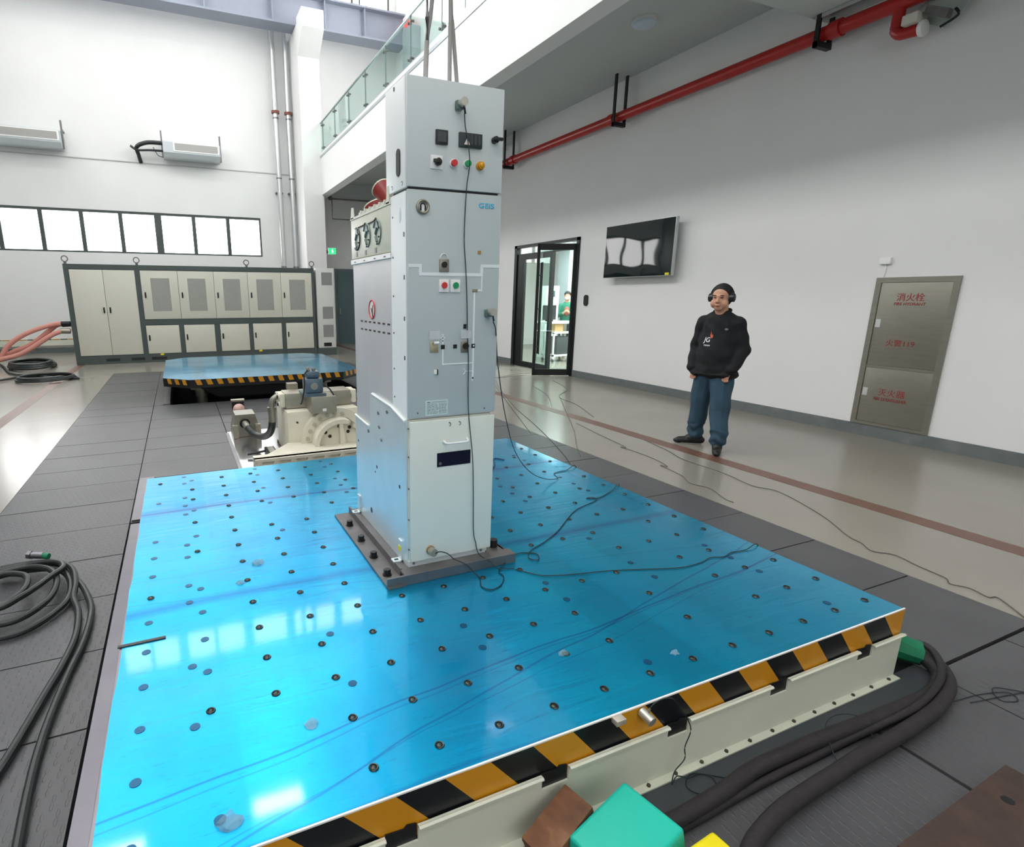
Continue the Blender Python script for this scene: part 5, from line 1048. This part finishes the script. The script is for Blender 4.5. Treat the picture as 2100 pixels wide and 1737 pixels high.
# ================================================================== PEOPLE
def capsule(bm, a, b, ra, rb, sa=(1, 1, 1), sb=None):
    sb = sb or sa; t = bmesh.new()
    for c, r, s in ((a, ra, sa), (b, rb, sb)): bmesh.ops.create_icosphere(t, subdivisions=2, radius=r, matrix=Matrix.Translation(c) @ Matrix.Diagonal((*s, 1)))
    h = bmesh.ops.convex_hull(t, input=t.verts)
    bad = [e for e in h['geom_interior']+h['geom_unused'] if isinstance(e, bmesh.types.BMVert)]; bmesh.ops.delete(t, geom=bad, context='VERTS')
    for f in [f for f in t.faces if not f.is_valid]: pass
    me = bpy.data.meshes.new('t'); t.to_mesh(me); t.free(); bm.from_mesh(me); bpy.data.meshes.remove(me)
def ell(bm, c, r, rot=None):
    M = Matrix.Translation(c) @ (rot.to_4x4() if rot else Matrix.Identity(4)) @ Matrix.Diagonal((*r, 1)); bmesh.ops.create_icosphere(bm, subdivisions=3, radius=1, matrix=M)
def fuse(bm, voxel, smooth=6):
    me = bpy.data.meshes.new('f'); bm.to_mesh(me); bm.free(); o = bpy.data.objects.new('f', me); C.objects.link(o)
    r = o.modifiers.new('r', 'REMESH'); r.mode = 'VOXEL'; r.voxel_size = voxel; s = o.modifiers.new('s', 'SMOOTH'); s.iterations = smooth; s.factor = .5
    dg = bpy.context.evaluated_depsgraph_get(); out = bpy.data.meshes.new_from_object(o.evaluated_get(dg)); bpy.data.objects.remove(o); return out
def place(me, M): me.transform(M); return me

def head_parts(bm, c, s=1.0):
    V = lambda x, y, z: Vector(c)+Vector((x, y, z))*s
    ell(bm, V(0, .015, .03), (.078*s, .096*s, .092*s)); ell(bm, V(0, -.015, -.035), (.068*s, .075*s, .085*s)); ell(bm, V(0, -.045, -.085), (.042*s, .038*s, .032*s))
    ell(bm, V(-.045, -.045, -.05), (.03*s, .035*s, .042*s)); ell(bm, V(.045, -.045, -.05), (.03*s, .035*s, .042*s))
    ell(bm, V(0, -.080, .018), (.052*s, .016*s, .012*s))                     # brow
    capsule(bm, V(0, -.084, .008), V(0, -.104, -.028), .009*s, .014*s); ell(bm, V(-.013, -.094, -.033), (.009*s, .01*s, .008*s)); ell(bm, V(.013, -.094, -.033), (.009*s, .01*s, .008*s))
    ell(bm, V(0, -.088, -.060), (.024*s, .010*s, .006*s)); ell(bm, V(0, -.086, -.069), (.020*s, .010*s, .006*s))
    for q in (-1, 1): ell(bm, V(q*.079, .01, -.005), (.012*s, .022*s, .033*s))

MAN = thing('person', (5.13, 4.13, 0), 'man in black jacket and blue jeans wearing black ear defenders, hands in pockets', 'person')
RM = Matrix.Translation((5.13, 4.13, 0)) @ Matrix.Rotation(math.radians(-76), 4, 'Z')
hc = Vector((.0, -.045, 1.585))
HR = Matrix.Translation(hc) @ Matrix.Rotation(math.radians(8), 4, 'Z') @ Matrix.Rotation(math.radians(4), 4, 'X') @ Matrix.Translation(-hc)
# body: head, neck, torso, arms, hands, legs in one continuous skin surface
bm = nb(); head_parts(bm, hc, 1.1); xf(bm.verts, HR)
capsule(bm, (0, .005, 1.40), (0, -.02, 1.53), .066, .062)
capsule(bm, (0, .01, 1.33), (0, 0, .95), .13, .14, (1.15, .8, 1)); capsule(bm, (-.13, .01, 1.31), (.13, .01, 1.31), .05, .05)
def arm(bm, q, g=0):
    S = (q*.165, .01, 1.335); E_ = (q*.24, .055, 1.07); W1 = (q*.205, -.075, .87); H1 = (q*.165, -.10, .80)
    capsule(bm, S, E_, .05+g*1.3, .046+g); capsule(bm, E_, W1, .045+g, .030+g)
    return S, E_, W1, H1
for q in (-1, 1):
    S, E_, W1, H1 = arm(bm, q); capsule(bm, W1, H1, .027, .036, (1, .7, 1))
    for k in range(4): capsule(bm, (H1[0]-q*(-.02+k*.017), H1[1]-.004, H1[2]), (H1[0]-q*(-.03+k*.017), H1[1]-.008, H1[2]-.055+abs(k-1.5)*.006), .0095, .008)
    capsule(bm, (W1[0]-q*.018, W1[1]-.012, W1[2]-.02), (H1[0]-q*.05, H1[1]-.016, H1[2]-.012), .011, .009)
feet = {-1: (Vector((-.165, .085, 0)), math.radians(-52)), 1: (Vector((.165, -.085, 0)), math.radians(24))}
for q in (-1, 1):
    F_, an = feet[q]; A_ = F_+Vector((0, 0, .1)); K_ = Vector((q*.13, F_.y*.5-.01, .48)); Hh = Vector((q*.09, 0, .88))
    capsule(bm, Hh, K_, .088, .06); capsule(bm, K_, A_, .058, .04); capsule(bm, A_, F_+Vector((math.sin(an)*.08, -math.cos(an)*.08, .045)), .04, .03)
body = fuse(bm, .0065, 3); bodyo = putm('body', place(body, RM), SKIN, MAN, smooth=80)
# hair cap
bm = nb(); ell(bm, hc+Vector((0, .022, .04)), (.0905, .110, .102)); ell(bm, hc+Vector((0, .055, -.01)), (.088, .078, .09))
bmesh.ops.bisect_plane(bm, geom=bm.verts[:]+bm.edges[:]+bm.faces[:], plane_co=hc+Vector((0, -.064, .078)), plane_no=(0, -.84, -.54), clear_outer=True); bmesh.ops.holes_fill(bm, edges=bm.edges)
xf(bm.verts, HR)
bm2 = bm; xf(bm2.verts, RM); put('hair', bm2, HAIR, MAN, smooth=60)
# eyes, brows, lips
def facebit(name, boxes, m):
    bm = nb()
    for c_, r_ in boxes: ell(bm, hc+Vector(c_)*1.1, r_)
    xf(bm.verts, HR); xf(bm.verts, RM); return put(name, bm, m, MAN, smooth=80)
facebit('eyes', [((-.032, -.0845, .004), (.0125, .006, .0038)), ((.032, -.0845, .004), (.0125, .006, .0038))], mat('eye_dark', (30, 22, 20), rough=.3))
facebit('eyebrows', [((-.033, -.092, .026), (.021, .006, .0042)), ((.033, -.092, .026), (.021, .006, .0042))], HAIR)
facebit('lips', [((0, -.0965, -.0645), (.024, .005, .0062))], mat('lip_tone', (160, 96, 84), rough=.45))
# ear defenders
ED = None
bm = nb(); torus(bm, hc+Vector((0, .02, .0)), .111, .0075, axis='Y', seg=26, ss=6, a0=0, a1=PI, sc=(1.0, 1.19)); xf(bm.verts, HR); xf(bm.verts, RM); band = put('ear_defender_band', bm, BLACK, MAN)
for q in (-1, 1):
    bm = nb(); cyl(bm, hc+Vector((q*.080, .012, -.002)), hc+Vector((q*.118, .012, -.002)), .046, .040, seg=20); ell(bm, hc+Vector((q*.115, .012, -.002)), (.014, .036, .043)); xf(bm.verts, HR); xf(bm.verts, RM); put('ear_cup', bm, mat('cup_plastic', (34, 38, 42), rough=.3), MAN)
# jacket
bm = nb()
capsule(bm, (0, .015, 1.31), (0, .005, 1.0), .150, .17, (1.22, .84, 1), (1.22, .88, 1)); capsule(bm, (0, .005, 1.0), (0, .0, .85), .17, .176, (1.22, .88, 1), (1.2, .95, .6))
capsule(bm, (-.155, .015, 1.335), (.155, .015, 1.335), .076, .076, (1, 1, .9)); [capsule(bm, (0, .012, 1.405), (q*.155, .012, 1.35), .07, .058) for q in (-1, 1)]; capsule(bm, (0, .02, 1.40), (0, .012, 1.43), .088, .078, (1, .95, 1)); ell(bm, (0, -.04, 1.0), (.18, .125, .24))
for q in (-1, 1):
    S, E_, W1, H1 = arm(bm, q, .022); capsule(bm, E_, W1, .066, .056); ell(bm, W1, (.06, .055, .04)); ell(bm, (E_[0], E_[1], E_[2]), (.066, .066, .08))
capsule(bm, (-.12, -.0, .81), (.12, -.0, .81), .125, .125, (1, 1.25, .45))
me = fuse(bm, .009, 4)
bm = nb(); bm.from_mesh(me)
for v in bm.verts:
    c_ = v.co; k = .004*math.sin(c_.z*42+c_.x*9+math.sin(c_.x*14)*2)+.003*math.sin(c_.x*38+c_.z*17); v.co += v.normal*k
bmesh.ops.bisect_plane(bm, geom=bm.verts[:]+bm.edges[:]+bm.faces[:], plane_co=(0, 0, 1.462), plane_no=(0, -.35, .94), clear_outer=True)
xf(bm.verts, RM); jk = put('jacket', bm, JACK, MAN, smooth=80)
bm = nb(); torus(bm, (0, .018, 1.445), .077, .014, seg=24, ss=8, a0=-.7, a1=PI+.7, sc=(1, .95))
xf(bm.verts, Matrix.Translation((0, 0, 1.435)) @ Matrix.Rotation(.3, 4, 'X') @ Matrix.Translation((0, 0, -1.435))); xf(bm.verts, RM); put('collar', bm, JACK, MAN)
# jeans
bm = nb(); capsule(bm, (-.06, 0, .84), (.06, 0, .84), .135, .135, (1.0, .98, 1)); ell(bm, (0, .04, .80), (.19, .13, .14))
for q in (-1, 1):
    F_, an = feet[q]; K_ = Vector((q*.125, F_.y*.5-.012, .47)); A_ = Vector((F_.x, F_.y, .10))
    capsule(bm, (q*.085, 0, .80), K_, .118, .098, (1, 1.02, 1)); capsule(bm, K_, A_+Vector((0, 0, .06)), .098, .083); capsule(bm, A_+Vector((0, .0, .05)), A_+Vector((0, 0, .0)), .084, .078, (1, 1, .55))
me = fuse(bm, .009, 4); bm = nb(); bm.from_mesh(me)
for v in bm.verts:
    c_ = v.co; k = (.006*math.sin(c_.z*60+math.sin(c_.x*30)*2) if c_.z < .25 else .0)+.005*math.sin(c_.z*22+c_.x*20+math.sin(c_.y*18)*2); v.co += v.normal*k
xf(bm.verts, RM); put('jeans', bm, JEANS, MAN, smooth=80)
for q in (-1, 1):
    F_, an = feet[q]; bm = nb(); d = Vector((math.sin(an), -math.cos(an), 0))
    capsule(bm, F_+Vector((0, 0, .045))-d*.06, F_+Vector((0, 0, .038))+d*.15, .05, .042, (1, 1, .85)); capsule(bm, F_+Vector((0, 0, .09))-d*.03, F_+Vector((0, 0, .06))+d*.05, .052, .05); capsule(bm, F_+d*.15+Vector((0, 0, .03)), F_+d*.185+Vector((0, 0, .028)), .04, .032, (1, 1, .8))
    me = fuse(bm, .007, 3)
    for v in me.vertices: v.co.z = max(v.co.z, .002)
    putm('shoe', place(me, RM), SHOE, MAN, smooth=80)
# shirt print (letters with a small flame), laid on the jacket front
dgm = jk.data; tree = BVHTree.FromPolygons([jk.matrix_basis @ v.co+WL[MAN.name] for v in dgm.vertices], [p.vertices[:] for p in dgm.polygons])
def on_chest(name, bm_local, m):
    # bm_local: x = right in view, z = up, in the person's local frame in front of the chest
    dirv = (RM.to_3x3() @ Vector((0, 1, 0))).normalized()
    for v in bm_local.verts:
        w_ = RM @ Vector((v.co.x, -.6, v.co.z)); hit = tree.ray_cast(w_, dirv)
        v.co = (hit[0] if hit[0] else w_)-dirv*(.003+v.co.y)
    return put(name, bm_local, m, MAN, smooth=0)
def glyphs(s, x, z, h):
    cu = bpy.data.curves.new('g', 'FONT'); cu.body = s; cu.size = 1; t = bpy.data.objects.new('t', cu); C.objects.link(t); dg = bpy.context.evaluated_depsgraph_get(); dg.update()
    me = bpy.data.meshes.new_from_object(t.evaluated_get(dg)); bpy.data.objects.remove(t); bm = nb(); bm.from_mesh(me); bmesh.ops.subdivide_edges(bm, edges=[e for e in bm.edges if e.calc_length() > .3], cuts=2)
    ys_ = [v.co.y for v in bm.verts]; k = h/(max(ys_)-min(ys_)); y0_ = min(ys_)
    for v in bm.verts: v.co = Vector((x+v.co.x*k, 0, z+(v.co.y-y0_)*k))
    return bm
on_chest('letter_print', glyphs('JG', -.085, 1.125, .062), PRINT)
on_chest('letter_print', glyphs('mmm', -.075, 1.10, .014), PRINT)
bm = nb(); P_ = [(-.02, 1.185), (-.008, 1.18), (.002, 1.19), (.004, 1.21), (-.004, 1.225), (-.008, 1.205), (-.016, 1.235), (-.026, 1.25), (-.024, 1.225), (-.03, 1.205)]
bm.faces.new([bm.verts.new((a, 0, b)) for a, b in P_]); on_chest('flame_print', bm, mat('orange_print', (214, 96, 72), rough=.6))
bm = nb(); P_ = [(.11+.016*math.cos(a), 1.275+.010*math.sin(a)) for a in [2*PI*k/14 for k in range(14)]]; bm.faces.new([bm.verts.new((a, 0, b)) for a, b in P_]); on_chest('chest_emblem', bm, mat('grey_emblem', (120, 124, 128), rough=.6))

# second person behind the glass door
P2 = thing('person', (9.66, 12.52, 0), 'person in green jacket with white face mask behind the glass door', 'person')
R2 = Matrix.Translation((9.66, 12.52, 0)) @ Matrix.Rotation(math.radians(-38), 4, 'Z')
h2 = Vector((0, -.03, 1.60))
bm = nb(); head_parts(bm, h2, 1.0); capsule(bm, (0, .0, 1.40), (0, -.01, 1.53), .055, .055); capsule(bm, (0, 0, 1.32), (0, 0, .95), .13, .13, (1.1, .75, 1))
for q in (-1, 1):
    capsule(bm, (q*.18, 0, 1.32), (q*.24, -.02, 1.08), .05, .042); capsule(bm, (q*.24, -.02, 1.08), (q*.08, -.22, 1.16), .04, .028); capsule(bm, (q*.08, -.22, 1.16), (q*.035, -.26, 1.2), .03, .03)
    for k in range(4): capsule(bm, (q*.035, -.27, 1.19+k*.015), (q*.0+q*.008, -.29, 1.20+k*.015), .009, .008)
    capsule(bm, (q*.05, -.24, 1.2), (q*.02, -.25, 1.25), .011, .009); capsule(bm, (q*.09, 0, .9), (q*.1, 0, .48), .085, .06); capsule(bm, (q*.1, 0, .48), (q*.1, 0, .08), .056, .04); capsule(bm, (q*.1, 0, .05), (q*.11, -.14, .04), .04, .035)
putm('body', place(fuse(bm, .008, 3), R2), SKIN, P2, smooth=80)
bm = nb(); ell(bm, h2+Vector((0, .015, .05)), (.09, .108, .088)); bmesh.ops.bisect_plane(bm, geom=bm.verts[:]+bm.edges[:]+bm.faces[:], plane_co=h2+Vector((0, -.05, .04)), plane_no=(0, -.6, -.8), clear_outer=True); xf(bm.verts, R2); put('cap', bm, HAIR, P2, smooth=60)
bm = nb(); ell(bm, h2+Vector((0, -.06, -.045)), (.06, .05, .048)); xf(bm.verts, R2); put('face_mask', bm, WHITE, P2, smooth=60)
bm = nb(); capsule(bm, (0, .01, 1.32), (0, 0, .9), .15, .16, (1.15, .82, 1)); capsule(bm, (-.16, .0, 1.35), (.16, .0, 1.35), .065, .065)
for q in (-1, 1): capsule(bm, (q*.18, 0, 1.32), (q*.24, -.02, 1.08), .068, .06); capsule(bm, (q*.24, -.02, 1.08), (q*.11, -.19, 1.15), .056, .045)
putm('jacket', place(fuse(bm, .01, 4), R2), mat('green_jacket', (34, 110, 88), rough=.8), P2, smooth=80)
bm = nb(); ell(bm, (0, -.115, 1.2), (.07, .04, .13)); xf(bm.verts, R2); put('apron_front', bm, mat('brick_red_cloth', (150, 84, 70), rough=.8), P2)
bm = nb(); capsule(bm, (-.05, 0, .86), (.05, 0, .86), .13, .13)
for q in (-1, 1): capsule(bm, (q*.09, 0, .85), (q*.1, 0, .1), .105, .075)
putm('trousers', place(fuse(bm, .01, 4), R2), mat('dark_trousers', (40, 44, 56), rough=.85), P2, smooth=80)
